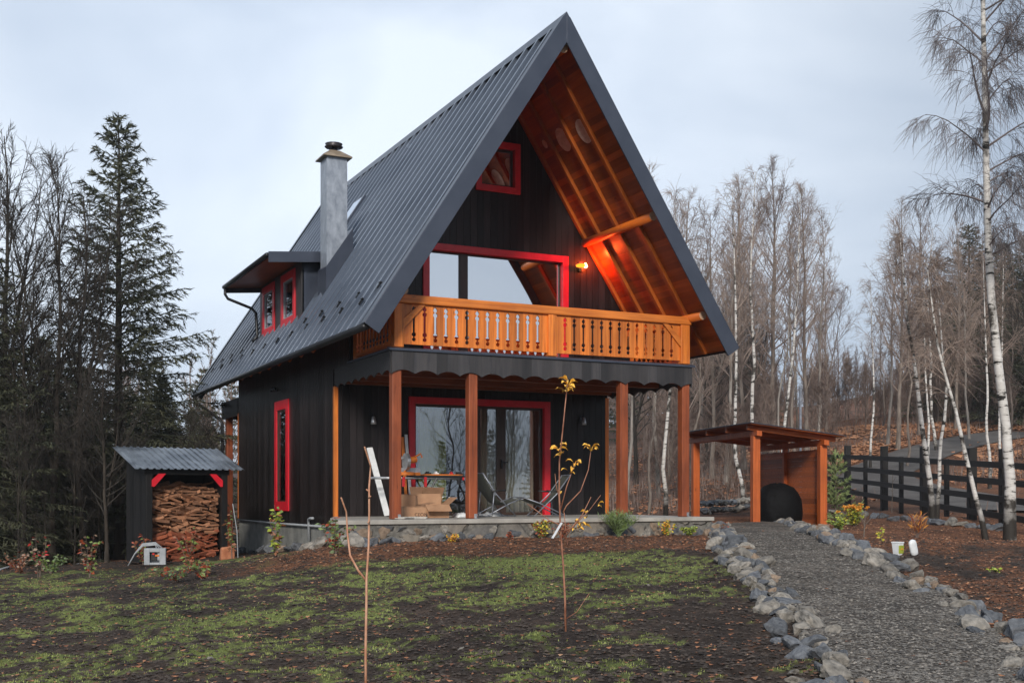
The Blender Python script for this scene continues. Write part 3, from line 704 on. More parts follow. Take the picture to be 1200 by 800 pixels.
# --- windows
def window(name, mp_, u0, u1, z0, z1, ring=.13, bottom=True, mull=(), label=None, gl='glass', sash=.055, recess=.09, doors=(), proud=.042, dmat='dkframe'):
    """mp_(u, depth, z) -> xyz, depth grows into the wall"""
    def bx(mb, ua, ub, da, db, za, zb):
        v = [mp_(ua,da,za), mp_(ub,da,za), mp_(ub,db,za), mp_(ua,db,za), mp_(ua,da,zb), mp_(ub,da,zb), mp_(ub,db,zb), mp_(ua,db,zb)]; mb.hexa(v)
    mb = MB(); a, b = -proud, recess+.03
    bx(mb, u0, u0+ring, a, b, z0, z1); bx(mb, u1-ring, u1, a, b, z0, z1); bx(mb, u0+ring, u1-ring, a, b, z1-ring, z1)
    if bottom: bx(mb, u0+ring, u1-ring, a, b, z0, z0+ring)
    fr = mb.build(name, M['red'], house, bevel=.004)
    if label: fr['label'] = label
    i0, i1, j0, j1 = u0+ring+.001, u1-ring-.001, (z0+ring+.001 if bottom else z0+.01), z1-ring-.001
    xs = [i0] + [v for m_ in mull for v in m_] + [i1]; k = 0
    mb = MB()
    for m_ in mull: bx(mb, m_[0], m_[1], recess-.03, recess+.04, j0, j1)
    edges = []
    cur = i0
    for m_ in list(mull)+[(i1, None)]: edges.append((cur, m_[0])); cur = m_[1]
    for (p, q) in edges:
        bx(mb, p, p+sash, recess-.025, recess+.035, j0, j1); bx(mb, q-sash, q, recess-.025, recess+.035, j0, j1)
        bx(mb, p+sash, q-sash, recess-.025, recess+.035, j1-sash, j1); bx(mb, p+sash, q-sash, recess-.025, recess+.035, j0, j0+sash)
    mb.build('sash', M[dmat], fr)
    for (p, q) in edges:
        mb = MB(); bx(mb, p+sash-.004, q-sash+.004, recess, recess+.012, j0+sash-.004, j1-sash+.004); mb.build('pane', M[gl], fr)
    return fr
front = lambda c: (lambda u, d_, z: (u, c+d_, z))
left = lambda c: (lambda u, d_, z: (c+d_, u, z))
door = window('patio_door', front(D-.02), *DO, bottom=False, mull=((2.93, 3.0), (3.46, 3.56)), label='wide glazed patio door in a red frame', sash=.05)
mb = MB(); mb.box(3.50, 3.52, D-.01, D+.04, .95, 1.12); mb.box(3.50, 3.63, D-.035, D-.018, 1.06, 1.085); mb.build('door_handle', M['gutter'], door)
window('upper_window', front(UW-.02), *UO, mull=((2.24, 2.36),), gl='glass_hi', label='wide upper window in a red frame reflecting the sky', sash=.03)
window('attic_window', front(UW-.02), *AO, gl='glass_hi', label='small square attic window in a red frame', sash=.045, ring=.12)
window('side_window', left(-.02), SO[0], SO[1], SO[2], SO[3], label='tall narrow red framed window in the side wall', ring=.20, sash=.03, recess=.012, proud=.03)
# room behind the patio door, curtains
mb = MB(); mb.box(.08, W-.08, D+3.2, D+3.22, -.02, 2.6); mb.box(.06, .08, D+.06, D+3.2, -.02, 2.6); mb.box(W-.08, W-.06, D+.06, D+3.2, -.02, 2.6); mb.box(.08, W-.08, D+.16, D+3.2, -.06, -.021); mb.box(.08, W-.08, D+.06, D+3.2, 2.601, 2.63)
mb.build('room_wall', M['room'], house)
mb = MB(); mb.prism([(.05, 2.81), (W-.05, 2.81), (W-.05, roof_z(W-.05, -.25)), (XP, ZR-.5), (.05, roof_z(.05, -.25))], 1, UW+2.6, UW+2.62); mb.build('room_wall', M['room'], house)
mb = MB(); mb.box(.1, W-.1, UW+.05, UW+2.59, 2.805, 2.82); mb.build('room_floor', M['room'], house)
def curtain(x0, x1, y, z0, z1, mat, parent):
    n = int((x1-x0)/.012); v = []; f = []
    for i in range(n+1):
        x = x0+(x1-x0)*i/n; yy = y+.025*math.sin(x*52)+.012*math.sin(x*23+1)
        v += [(x, yy, z0), (x, yy, z1)]
    for i in range(n): f.append((2*i, 2*i+1, 2*i+3, 2*i+2))
    o = np_obj('curtain', v, f, M[mat], parent, True); s = o.modifiers.new('t', 'SOLIDIFY'); s.thickness = .003
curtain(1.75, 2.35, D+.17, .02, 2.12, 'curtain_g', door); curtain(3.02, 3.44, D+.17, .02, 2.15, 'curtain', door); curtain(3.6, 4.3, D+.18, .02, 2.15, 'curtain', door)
# --- wall lamps
def wall_lamp(x, z):
    mb = MB(); mb.box(x-.04, x+.04, D-.035, D-.021, z+.0, z+.14); mb.tube([(x, D-.03, z+.1), (x, D-.11, z+.13), (x, D-.13, z+.08)], .012, 6)
    o = mb.build('wall_lamp', M['gutter'], house); mb = MB(); mb.lathe([(.015, z+.08), (.03, z+.07), (.05, z-.02), (.058, z-.07)], 14, (x, D-.13)); mb.build('lamp_shade', M['steel'], o, True)
p = onY(435, 493, D); wall_lamp(p.x, p.z); p = onY(680.5, 494, D); wall_lamp(p.x, p.z)
mb = MB(); mb.tube([(-.02, 7.2, 2.72), (-.14, 7.2, 2.76)], .02, 6); mb.lathe([(.05, 2.68), (.05, 2.74), (.02, 2.78)], 10, (-.14, 7.2)); mb.lathe([(.05, 2.68), (.05, 2.74), (.02, 2.78)], 10, (-.14, 7.0)); mb.build('wall_lamp', M['gutter'], house, True)
# lit balcony lamp
LX, LZ = 4.83, 4.98
mb = MB(); mb.box(LX-.05, LX+.05, UW-.04, UW-.021, LZ-.10, LZ+.10); mb.tube([(LX, UW-.03, LZ), (LX, UW-.14, LZ)], .014, 8); bl = mb.build('balcony_lamp', M['gutter'], house)
mb = MB(); mb.tube([(LX-.16, UW-.15, LZ-.01), (LX-.10, UW-.15, LZ), (LX+.02, UW-.15, LZ+.01)], [.025, .04, .035], 10); mb.build('lamp_glass', M['glow'], bl, True)
mb = MB(); mb.tube([(LX+.04, UW-.15, LZ-.03), (LX+.045, UW-.15, LZ), (LX+.04, UW-.15, LZ+.06)], [.03, .045, .02], 10); mb.build('bulb', M['bulb'], bl, True)
ld = bpy.data.lights.new('balcony_lamp_light', 'POINT'); ld.energy = 34; ld.color = (1, .09, .015); ld.shadow_soft_size = .05
lo = bpy.data.objects.new('balcony_lamp_light', ld); scene.collection.objects.link(lo); lo.location = (LX+.14, UW-.26, LZ+.06); lo.parent = house
# --- dormer
DX, DY0, DY1 = .04, 5.45, 8.95
mb = MB(); wins = [(7.60, 8.70), (5.90, 7.03)]
def dtop(u): return 5.27
board_wall(mb, 'y', DX, -1, DY0, DY1, 4.03, dtop, [(a+.1, b-.1, 4.15, 5.12) for a, b in wins], pitch=.16)
mb.build('dormer_wall', M['grey_v'], house)
for yy in (DY0, DY1-.03):
    mb = MB(); mb.prism([(DX+.001, 4.05), (DX+.001, 5.27), (.80, 5.33), (.85, roof_z(.85, -.0))], 1, yy, yy+.03); mb.build('dormer_cheek', M['flash'], house)
for a, b in wins: window('dormer_window', left(DX-.02), a, b, 4.07, 5.20, ring=.16, sash=.03, recess=.02, proud=.025, dmat='greyplastic')
mb = MB(); z_ = lambda x: 5.30+(x+.72)*.085
def droof(mb, y0, y1, x0, x1, t0, t1): mb.hexa([(x0,y0,z_(x0)+t0), (x1,y0,z_(x1)+t0), (x1,y1,z_(x1)+t0), (x0,y1,z_(x0)+t0), (x0,y0,z_(x0)+t1), (x1,y0,z_(x1)+t1), (x1,y1,z_(x1)+t1), (x0,y1,z_(x0)+t1)])
droof(mb, 5.20, 9.2, -.72, .95, .0, .03); mb.build('dormer_roof', M['roof'], house)
mb = MB(); droof(mb, 5.22, 9.18, -.70, .90, -.06, -.003); mb.build('dormer_soffit', M['soffit'], house)
for ya, yb in ((5.17, 5.198), (9.202, 9.23)):
    mb = MB(); droof(mb, ya, yb, -.74, .62, -.17, .045); mb.build('dormer_rake', M['flash'], house)
mb = MB(); mb.tube([(-.76, 5.2, z_(-.76)-.02), (-.76, 9.25, z_(-.76)-.03)], .05, 8); mb.build('dormer_gutter', M['gutter'], house, True)
mb = MB(); mb.tube([(-.76, 9.12, 5.24), (-.76, 9.12, 5.08), (-.70, 9.1, 4.98), (-.16, 9.02, 4.78), (-.07, 9.0, 4.68), (-.04, 9.0, 4.2), (-.05, 8.98, 4.12), (-.16, 8.95, 4.0)], .035, 8); mb.build('dormer_downpipe', M['gutter'], house, True)
# --- chimney
CX0, CX1, CY0, CY1 = .27, .70, 4.5, 4.93
mb = MB(); mb.box(CX0, CX1, CY0, CY1, 4.3, 7.24); ch = mb.build('chimney', M['galv'], house)
def zr(x): return roof_z(x)
mb = MB(); o_ = .02
mb.hexa([(CX0-o_, CY0-o_, zr(CX0)-.3), (CX1+.12, CY0-o_, zr(CX1)-.3), (CX1+.12, CY1+o_+.1, zr(CX1)-.3), (CX0-o_, CY1+o_+.1, zr(CX0)-.3),
         (CX0-o_, CY0-o_, zr(CX0)+.53), (CX1+.12, CY0-o_, zr(CX1+.12)+.53), (CX1+.12, CY1+o_+.1, zr(CX1+.12)+.53), (CX0-o_, CY1+o_+.1, zr(CX0)+.53)])
mb.build('chimney_skirt', M['flash'], house)
cxm, cym = (CX0+CX1)/2, (CY0+CY1)/2
mb = MB(); e = .07
def ring4(h, z): return [(cxm-h, cym-h, z), (cxm+h, cym-h, z), (cxm+h, cym+h, z), (cxm-h, cym+h, z)]
mb.hexa(ring4(.30, 7.225)+ring4(.295, 7.255)); mb.hexa(ring4(.29, 7.256)+ring4(.10, 7.40)); mb.build('chimney_cap', M['cap'], ch)
mb = MB(); mb.lathe([(.07, 7.40), (.07, 7.46)], 12, (cxm, cym)); mb.lathe([(.17, 7.47), (.19, 7.49), (.15, 7.52), (.18, 7.55), (.06, 7.58)], 14, (cxm, cym)); mb.build('chimney_cowl', M['cowl'], ch, True)
# skylight
mb = MB(); s0, s1 = (1.62-XE)/cP, (2.06-XE)/cP
slope_box(mb, -1, 7.15, 7.9, s0, s1, .0, .10); sk = mb.build('skylight', M['flash'], house)
mb = MB(); slope_box(mb, -1, 7.22, 7.83, s0+.07, s1-.07, .101, .108); mb.build('pane', M['glass_hi'], sk)

# ------------------------------------------------------------------ things on the terrace
def P3(u, v, Y): return onY(u, v, Y)
# leaning white plank
a, b = onY(433, 524.5, D-.12), onY(454, 606, D-.75); b.z = .02
mb = MB(); mb.beam(a, b, .115, .03, (0,1,0)); tag(mb.build('plank', M['white'], bevel=.003), 'tall grey-white plank leaning on the black porch wall', 'plank')
a, b = onY(437.5, 592, D-.4), onY(459, 594, D-.4)
mb = MB(); mb.beam((1.335, D-.06, 1.95-.42), (1.36, D-.25, .03), .05, .03, (0,1,0)); tag(mb.build('plank', M['orange_z']), 'narrow orange board propped beside the red door frame', 'board')
mb = MB(); mb.beam((1.40, D-.08, 1.58), (1.44, D-.30, .03), .055, .02, (0,1,0)); tag(mb.build('plank', M['white']), 'narrow white strip propped beside the red door frame', 'board')
# saw stand
t = empty('saw_stand', (1.9, 2.0, 0), 0, 'folding metal saw stand with long extended arms in front of patio door', 'saw stand')
x0_, x1_ = onY(437, 562, 2.0).x-1.9, onY(541, 560, 2.0).x-1.9; zt_ = onY(500, 560, 2.0).z
mb = MB(); mb.tube([(x0_, 0, zt_), (x1_, 0, zt_)], .022, 8); mb.tube([(x0_, .22, zt_), (x1_, .22, zt_)], .022, 8); mb.build('arm', M['steel'], t, True)
mb = MB(); mb.box(-.75, .62, -.05, .27, zt_+.02, zt_+.05); mb.box(x1_-.02, x1_+.03, -.05, .27, zt_-.03, zt_+.04); mb.build('rail', M['blackp'], t)
for sx in (-.55, .5):
    for yy in (-.02, .26):
        mb = MB(); mb.tube([(sx*.5, yy, zt_), (sx*1.0+(.15 if sx > 0 else -.15), yy*1.6-.03, .015)], .018, 6); mb.build('leg', M['blackp'], t)
mb = MB()
for q, w_ in ((onY(470, 560, 2.0).x-1.9, .05), (onY(495.5, 560, 2.0).x-1.9, .05), (x1_-.01, .03)): mb.box(q, q+w_, -.08, -.05, zt_-(.16 if w_ > .04 else .03), zt_+.02)
mb.build('clamp', M['redp'], t)
mb = MB(); mb.box(x1_-.12, x1_-.07, -.09, -.05, zt_-.11, zt_-.02); mb.build('knob', M['blackp'], t)
# mitre saw
sx_, sz_ = onY(478, 552, 2.0).x, zt_+.052
t = empty('mitre_saw', (sx_, 2.1, sz_), 0, 'grey and orange mitre saw standing on the saw stand', 'saw')
mb = MB(); mb.lathe([(.17, 0), (.17, .05), (.15, .06)], 20); mb.box(-.28, .28, -.02, .08, 0, .055); mb.build('table', M['orangep'], t)
mb = MB(); mb.box(-.30, -.03, .03, .06, .056, .14); mb.box(.03, .30, .03, .06, .056, .14); mb.build('fence', M['steel'], t)
mb = MB(); mb.tube([(-.03, -.02, .25), (.03, -.02, .25)], .16, 20); mb.build('blade_guard', M['steel'], t)
mb = MB(); mb.tube([(.04, -.01, .27), (.20, -.01, .30)], .06, 12); mb.tube([(.16, -.05, .34), (.27, -.05, .40), (.30, -.05, .33)], .018, 8); mb.build('motor', M['orangep'], t)
mb = MB(); mb.tube([(-.16, .1, .06), (-.16, .02, .30), (-.05, 0, .33)], .03, 8); mb.tube([(-.1, .1, .38), (-.22, .05, .36)], .035, 8); mb.build('arm', M['steel'], t)
# board with tools lying on the stand
xa, xb = onY(497, 556, 2.0).x, onY(541, 556, 2.0).x
mb = MB(); mb.box(xa, xb, 1.95, 2.2, zt_+.052, zt_+.075); tag(mb.build('worktop_board', M['orange_x'], bevel=.003), 'short orange board lying on right half of saw stand', 'board')
for k, (q, w_, h_, mt, lb, ct) in enumerate([(.04, .10, .05, 'blackp', 'small black tool case at the left on the orange board', 'tool case'), (.22, .07, .05, 'white', 'small white box among tools on the orange board', 'box'), (.36, .12, .035, 'blackp', 'flat black hand tool on the middle of the orange board', 'hand tool'), (.54, .04, .05, 'redp', 'small red clamp lying on the orange board', 'clamp'), (.66, .13, .045, 'blackp', 'black tool at right end of the orange board', 'hand tool')]):
    mb = MB(); mb.box(xa+q, xa+q+w_, 1.98, 2.08, zt_+.0755, zt_+.0755+h_*.55); mb.box(xa+q+.01, xa+q+w_*.6, 1.99, 2.06, zt_+.0756+h_*.55, zt_+.0756+h_); tag(mb.build(ct.replace(' ', '_'), M[mt], bevel=.004), lb, ct)
# cardboard boxes
def carton(x, y, w, d_, h, rz, lb, flaps=(40, 60, 30, 80), z=0.003, text=None):
    t = empty('cardboard_box', (x, y, z), rz, lb, 'box')
    mb = MB(); th = .006
    mb.box(-w/2, w/2, -d_/2, -d_/2+th, 0, h); mb.box(-w/2, w/2, d_/2-th, d_/2, 0, h); mb.box(-w/2, -w/2+th, -d_/2+th, d_/2-th, 0, h); mb.box(w/2-th, w/2, -d_/2+th, d_/2-th, 0, h); mb.box(-w/2+th, w/2-th, -d_/2+th, d_/2-th, 0, th)
    mb.build('carton_body', M['card'], t)
    fl = min(w, d_)*.45
    for k, ang in enumerate(flaps):
        a_ = math.radians(ang); c_, s_ = math.cos(a_)*fl, math.sin(a_)*fl
        mb = MB()
        if k == 0: q = [(-w/2, -d_/2, h), (w/2, -d_/2, h), (w/2, -d_/2-c_, h+s_), (-w/2, -d_/2-c_, h+s_)]
        if k == 1: q = [(-w/2, d_/2, h), (w/2, d_/2, h), (w/2, d_/2+c_, h+s_), (-w/2, d_/2+c_, h+s_)]
        if k == 2: q = [(-w/2, -d_/2, h), (-w/2, d_/2, h), (-w/2-c_, d_/2, h+s_), (-w/2-c_, -d_/2, h+s_)]
        if k == 3: q = [(w/2, -d_/2, h), (w/2, d_/2, h), (w/2+c_, d_/2, h+s_), (w/2+c_, -d_/2, h+s_)]
        if ang is None: continue
        mb.add([tuple(Vector(v)+Vector((0,0,.001))) for v in q]+[tuple(Vector(v)+Vector((0,0,.006))) for v in q], [(0,1,2,3),(7,6,5,4),(0,1,5,4),(1,2,6,5),(2,3,7,6),(3,0,4,7)]); mb.build('flap', M['card'], t)
    if text:
        cu = bpy.data.curves.new('box_print', 'FONT'); cu.body = text; cu.size = .085; cu.extrude = .0008; cu.materials.append(M['inktext'])
        ot = bpy.data.objects.new('tmp', cu); scene.collection.objects.link(ot); bpy.context.view_layer.update(); me = bpy.data.meshes.new_from_object(ot.evaluated_get(bpy.context.evaluated_depsgraph_get())); bpy.data.objects.remove(ot); o = bpy.data.objects.new('box_print', me); scene.collection.objects.link(o); o.parent = t; o.rotation_euler = (math.radians(90), 0, 0); o.location = (.0, -d_/2-.002, .035)
    return t
p1, p2 = onY(474, 607, .6), onY(500, 607, .6)
carton((p1.x+p2.x)/2, .85, p2.x-p1.x, .42, onY(480, 594.5, .6).z, -.02, 'closed low cardboard box with print, in front on the terrace', (0, 178, 178, 178) if 0 else (176, 176, 176, 176), text='CEON')
p1, p2 = onY(500, 607, .85), onY(527, 607, .85)
carton((p1.x+p2.x)/2+.02, 1.12, p2.x-p1.x, .45, .23, -.08, 'open cardboard box with flaps folded out, right of the printed box', (-35, 75, 170, 40))
p1, p2 = onY(488, 600, 1.7), onY(514, 600, 1.7)
carton((p1.x+p2.x)/2, 1.75, p2.x-p1.x, .4, .38, .1, 'tall brown cardboard box standing behind the two front boxes', (60, 70, 175, 172))
p1, p2 = onY(471, 600, 1.5), onY(480, 600, 1.5)
carton((p1.x+p2.x)/2-.04, 1.45, .3, .3, .40, 0, 'upright cardboard box right behind the brown porch post', (175, 175, 175, 175))
# white wrapping and offcuts on floor
for (u0_, u1_, Y_, lb) in ((532, 548, 1.4, 'white foam strip lying on the terrace right of the cardboard boxes'), (560, 590, 1.9, 'crumpled white wrapping lying on the terrace under the left lounge chair')):
    pa, pb = onY(u0_, 600, Y_), onY(u1_, 600, Y_); mb = MB(); nseg = 14; rows = []
    for i in range(nseg+1):
        for j in range(7):
            x = pa.x+(pb.x-pa.x)*i/nseg; y = Y_+.3*(j/6-.5); rim = min(i, nseg-i, j*2, (6-j)*2); rows.append((x, y, .004+(.03+.06*R.random())*min(1, rim/2)))
    mb.add(rows, [(i*7+j, (i+1)*7+j, (i+1)*7+j+1, i*7+j+1) for i in range(nseg) for j in range(6)]); o = mb.build('wrapping', M['white'], smooth=True); tag(o, lb, 'packing'); s = o.modifiers.new('t', 'SOLIDIFY'); s.thickness = .004
# wood offcuts near first post
for k in range(7):
    u_ = 474+k*3.8+U(-1, 1); p = onY(u_, 609, -.18); a_ = U(-.5, .5); L_ = U(.18, .34)
    mb = MB(); mb.beam((-L_/2, 0, .01), (L_/2, 0, .012), .03, .015); o = mb.build('wood_offcut', M['stake']); o.location = (p.x, -.14+U(-.1, .12), .004+.012*(k%3)); o.rotation_euler = (0, U(-.03,.06), a_)
    tag(o, 'thin pale wood offcut on the terrace edge by the first porch post', 'offcut', 'pale wood offcuts on terrace edge')
# lounge chairs
def lounger(x, y, flip, lb, sc=1.0, bk=-.62, bh=.93):
    t = empty('lounge_chair', (x, y, 0.004), math.radians(8 if flip > 0 else 172), lb, 'chair', 'folding lounge chairs on the terrace')
    w = .52
    for s_ in (-1, 1):
        yy = s_*w/2
        mb = MB(); mb.tube([(bk, yy, bh), (-.30, yy, .50), (.22, yy, .02)], .014, 6); mb.build('back_rail', M['alu'], t, True)
        mb = MB(); mb.tube([(-.52, yy*.94, .02), (.10, yy*.94, .30), (.46, yy*.94, .42)], .013, 6); mb.build('seat_rail', M['alu'], t, True)
        mb = MB(); mb.tube([(-.40, yy*1.04, .02), (-.34, yy*1.04, .56)], .012, 6); mb.build('leg', M['alu'], t, True)
        mb = MB(); mb.tube([(-.42, yy*1.08, .55), (-.05, yy*1.08, .575)], [.02, .02], 6); mb.build('armrest', M['blackp'], t, True)
    mb = MB()
    for q in ((bk, bh), (.22, .02), (-.52, .02), (.46, .42), (-.40, .02)): mb.tube([(q[0], -w/2, q[1]), (q[0], w/2, q[1])], .012, 6)
    mb.build('cross_bar', M['alu'], t)
    pr = [(bk-.01, bh+.02), (bk+.13, bh-.25), (-.26, .42), (-.16, .30), (.0, .27), (.2, .31), (.45, .41)]
    v = []; f = []; n = 9
    for i, (a_, b_) in enumerate(pr):
        for j in range(n): q = j/(n-1)*2-1; v.append((a_, q*w*.46, b_-.035*(1-q*q)))
    for i in range(len(pr)-1):
        for j in range(n-1): k_ = i*n+j; f.append((k_, k_+1, k_+n+1, k_+n))
    o = np_obj('sling', v, f, M['mesh'], t, True); s = o.modifiers.new('t', 'SOLIDIFY'); s.thickness = .006
    o.modifiers.new('s', 'SUBSURF').levels = 1
    t.scale = (sc,)*3
p = onY(585, 600, 1.35); lounger(p.x+.03, 1.35, 1, 'folding lounge chair with olive grey sling, nearer the second brown porch post', .86)
p = onY(633, 600, 1.3); lounger(p.x, 1.3, -1, 'folding lounge chair with grey sling in front of the right red door jamb', .84)
# ------------------------------------------------------------------ stones
def rock_mesh(seed, sx=1, sy=.8, sz=.6, sub=2, mat='rock_pale'):
    import bmesh
    bm = bmesh.new(); bmesh.ops.create_icosphere(bm, subdivisions=sub, radius=.5)
    rr = random.Random(seed); pl = [(Vector((rr.gauss(0,1), rr.gauss(0,1), rr.gauss(0,1))).normalized(), rr.uniform(.27, .42)) for _ in range(13)]
    from mathutils import noise as mn
    off = Vector((seed*3.1, seed*1.7, 0))
    for v in bm.verts:
        p = v.co.copy()
        for n_, d_ in pl:
            q = p.dot(n_)
            if q > d_: p -= n_*(q-d_)*1.0
        p += p.normalized()*mn.noise(p*3.2+off)*.10 + p.normalized()*mn.noise(p*8+off)*.045
        v.co = Vector((p.x*sx, p.y*sy, p.z*sz))
    me = bpy.data.meshes.new('stone'); bm.to_mesh(me); bm.free(); me.materials.append(M[mat]); me.shade_smooth() if False else None
    return me
M['rock_pale'] = noise_mat('pale_limestone', (.085,.08,.072), (.31,.285,.25), (5,5,5), .85, .5, detail=9, lo=.3, hi=.7, bdist=.03, objrand=.25)
M['rock_blue'] = noise_mat('blue_grey_stone', (.045,.050,.060), (.155,.165,.18), (5,5,5), .8, .5, detail=9, lo=.3, hi=.7, bdist=.03, objrand=.3)
M['rock_tan'] = noise_mat('tan_stone', (.13,.09,.06), (.28,.21,.155), (5,5,5), .85, .5, detail=9, lo=.3, hi=.7, bdist=.03, objrand=.25)
ROCK = {k: [rock_mesh(i*7+j*101+3, 1, U(.65,.9), U(.5,.75), 3, k) for i in range(7)] for j, k in enumerate(('rock_pale', 'rock_blue', 'rock_tan'))}
for ms_ in ROCK.values():
    for me in ms_: me.shade_flat()
def stone(x, y, size, kind, label, group, sink=.45, name='stone', zadd=0, wide=1):
    o = bpy.data.objects.new(name, R.choice(ROCK[kind])); scene.collection.objects.link(o)
    z = gd((x, y)).z
    o.location = (x, y, z + size*.25*(1-sink) + zadd); o.scale = (size*U(.95,1.3)*wide, size*U(.85,1.1), size*U(.9,1.35))
    o.rotation_euler = (U(-.6,.6), U(-.5,.5), U(0, 6.3)); tag(o, label, 'stone', group); return o
CN = {'rock_pale': 'pale grey', 'rock_blue': 'dark blue-grey', 'rock_tan': 'tan brown'}
def inview(x, y):
    a, d = to_ad(x, y); a, d = float(a), float(d)
    if d < 2: return False
    u = 600+F*a/d; v = V0+F*(CZ-float(ground_ad(a, d)))/d
    return -20 < u < 1225 and v < 825
def kerb(line, s0, s1, step, side, grp, rng):
    P = resample([Vector((p[0], p[1], 0)) for p in line], 400); L_ = sum((P[i+1]-P[i]).length for i in range(399))
    s = s0
    while s < s1:
        i = int(s/L_*399); i = min(i, 397); p = P[i]; t = (P[i+2]-P[max(0, i-2)]).normalized(); n_ = Vector((-t.y, t.x, 0))
        dd_p = to_ad(p.x, p.y)[1]; far = 'far end' if dd_p > 16 else ('middle' if dd_p > 11.5 else 'near end')
        for lat in rng:
            k = R.choices(['rock_pale', 'rock_blue', 'rock_tan'], [.50, .42, .08])[0]; sz = R.choice([U(.13,.19), U(.19,.26), U(.23,.34)])*(1.12 if dd_p > 14 else .95)
            q = p + n_*(lat+U(-.10,.10)) + t*U(-.12,.12)
            if not inview(q.x, q.y): continue
            stone(q.x, q.y, sz, k, '%s kerb stone in the %s of the row %s of the path' % (CN[k], far, side), '%s %s kerb stones' % (side, far))
        s += step*U(.85, 1.15)
LL = sum((PLr[i+1]-PLr[i]).length for i in range(119)); LR = sum((PRr[i+1]-PRr[i]).length for i in range(119))
kerb(_pl, .0, LL-1.0, .31, 'left', '', (-.15, .0, .15))
kerb(_pr, .5, LR-.4, .27, 'right', '', (-.12, .12))
# stones along the terrace and foundation foot
for u, v, s_, k in [(283,645,.3,'rock_blue'),(296,646,.34,'rock_blue'),(308,643,.38,'rock_blue'),(318,643,.42,'rock_blue'),(329,646,.28,'rock_tan'),(341,640,.34,'rock_blue'),(350,641,.4,'rock_blue'),(357,645,.33,'rock_tan'),(366,641,.36,'rock_blue'),(377,643,.40,'rock_pale'),(390,641,.34,'rock_pale'),(402,640,.36,'rock_pale'),(412,638,.42,'rock_pale'),(425,638,.34,'rock_blue'),(437,637,.34,'rock_blue'),(450,636,.30,'rock_blue'),(498,636,.20,'rock_pale'),(514,635,.30,'rock_blue'),(572,631,.22,'rock_blue')]:
    p = at(u, v); 
    q = onY(u, v, -.42) if u > 405 else None
    x, y = (q.x, -.42) if q else ((p.x, p.y))
    if not q: 
        dx = WX+RX*(u-600)/F; dy = WY+RY*(u-600)/F
        t_ = (-.17-CX)/dx; yy = CY+dy*t_
        if yy < D: x, y = -1.15+(410-u)*-.0, min(2.4, yy)
        else: x, y = -.17, yy
        if u > 386: x, y = -1.12+(u-386)*.004, .3+(408-u)*.04
    where = 'concrete foundation' if u < 390 else 'stone terrace wall'
    stone(x, y, s_, k, '%s stone lying against the foot of the %s' % (CN[k], where), 'stones at the foot of the house', wide=1.1)
# scattered stones on the beds, blue-grey row in front of the fence
for k in range(16):
    u = 985 + k*13 + U(-3, 3); v = 604 + k*1.15 + U(-1, 1); p = at(u, v); kk = R.choice(['rock_blue', 'rock_blue', 'rock_pale'])
    stone(p.x, p.y, U(.22,.36), kk, '%s stone in the low row in front of the black fence' % CN[kk], 'stone row by the fence', wide=1.4)
for u, v, s_ in [(247,769,.07),(1057,655,.07),(1013,650,.05),(1063,657,.06),(540,764,.05),(760,690,.05),(795,640,.06),(812,642,.05),(955,640,.05)]:
    p = at(u, v); stone(p.x, p.y, s_, 'rock_pale', 'small pale stone lying alone on the bare soil', 'loose pale stones')
# low dry-stone wall behind the canopy
t = None; mb = MB(); pa, pb = ud(822, 31.5), ud(884, 35.5)
wl = empty('dry_stone_wall', pa, 0, 'low curved dry-stone wall behind the open wooden shelter', 'wall')
i = 0
for k in range(26):
    for row in range(2):
        q = pa.lerp(pb, (k+.5*row)/26); q.z = gd(q).z
        o = bpy.data.objects.new('wall_stone', R.choice(ROCK[R.choice(['rock_pale', 'rock_pale', 'rock_blue'])])); scene.collection.objects.link(o); o.parent = wl
        o.location = q-pa+Vector((U(-.08,.08), U(-.08,.08), .12+.20*row)); s_ = U(.26,.36); o.scale = (s_*1.2, s_, s_*.9); o.rotation_euler = (U(-.3,.3), U(-.3,.3), U(0,6))
# stones showing in the terrace wall face
for k in range(46):
    x = -.85 + k*.152 + U(-.06,.06); z = U(-.34,-.15) if k % 3 else U(-.42,-.3)
    o = bpy.data.objects.new('wall_stone', R.choice(ROCK[R.choices(['rock_pale','rock_blue','rock_tan'], [.4,.4,.2])[0]])); scene.collection.objects.link(o); o.parent = house
    s_ = U(.14,.30); o.location = (x, -.285, z); o.scale = (s_*1.25, .10, s_*1.5); o.rotation_euler = (0, U(-.3,.3), 0)

# ------------------------------------------------------------------ woodshed
SX, SY = ud(171, 23.2).x, ud(171, 23.2).y
zS = gd((SX+.9, SY)).z - .02
SR = math.radians(10)
sh = empty('woodshed', (SX, SY, zS), SR, 'small black board woodshed with ribbed metal roof and red corner braces', 'shed')
def Lc(u, v, Y): p = onY(u, v, Y); return (p.x-SX, p.z-zS)
sw = Lc(270, 600, SY)[0]; shh = Lc(220, 549, SY)[1]      # width, front height
sdp = 1.15
mb = MB(); board_wall(mb, 'y', 0, -1, 0, sdp, 0, lambda u: shh+.0+.42*u/sdp-.03, pitch=.16); mb.build('side_wall', M['shedblk'], sh)
mb = MB(); board_wall(mb, 'y', sw, 1, 0, sdp, 0, lambda u: shh+.42*u/sdp-.03, pitch=.16); mb.build('side_wall', M['shedblk'], sh)
mb = MB(); board_wall(mb, 'x', sdp, 1, 0, sw, 0, lambda u: shh+.36, pitch=.16); mb.build('back_wall', M['shedblk'], sh)
for x in (-.01, sw-.11):
    mb = MB(); mb.box(x, x+.13, -.04, .07, 0, shh-.03); mb.build('post', M['shedblk'], sh, bevel=.006)
mb = MB(); mb.box(-.05, sw+.05, -.05, .05, shh-.12, shh-.01); mb.build('lintel', M['shedblk'], sh)
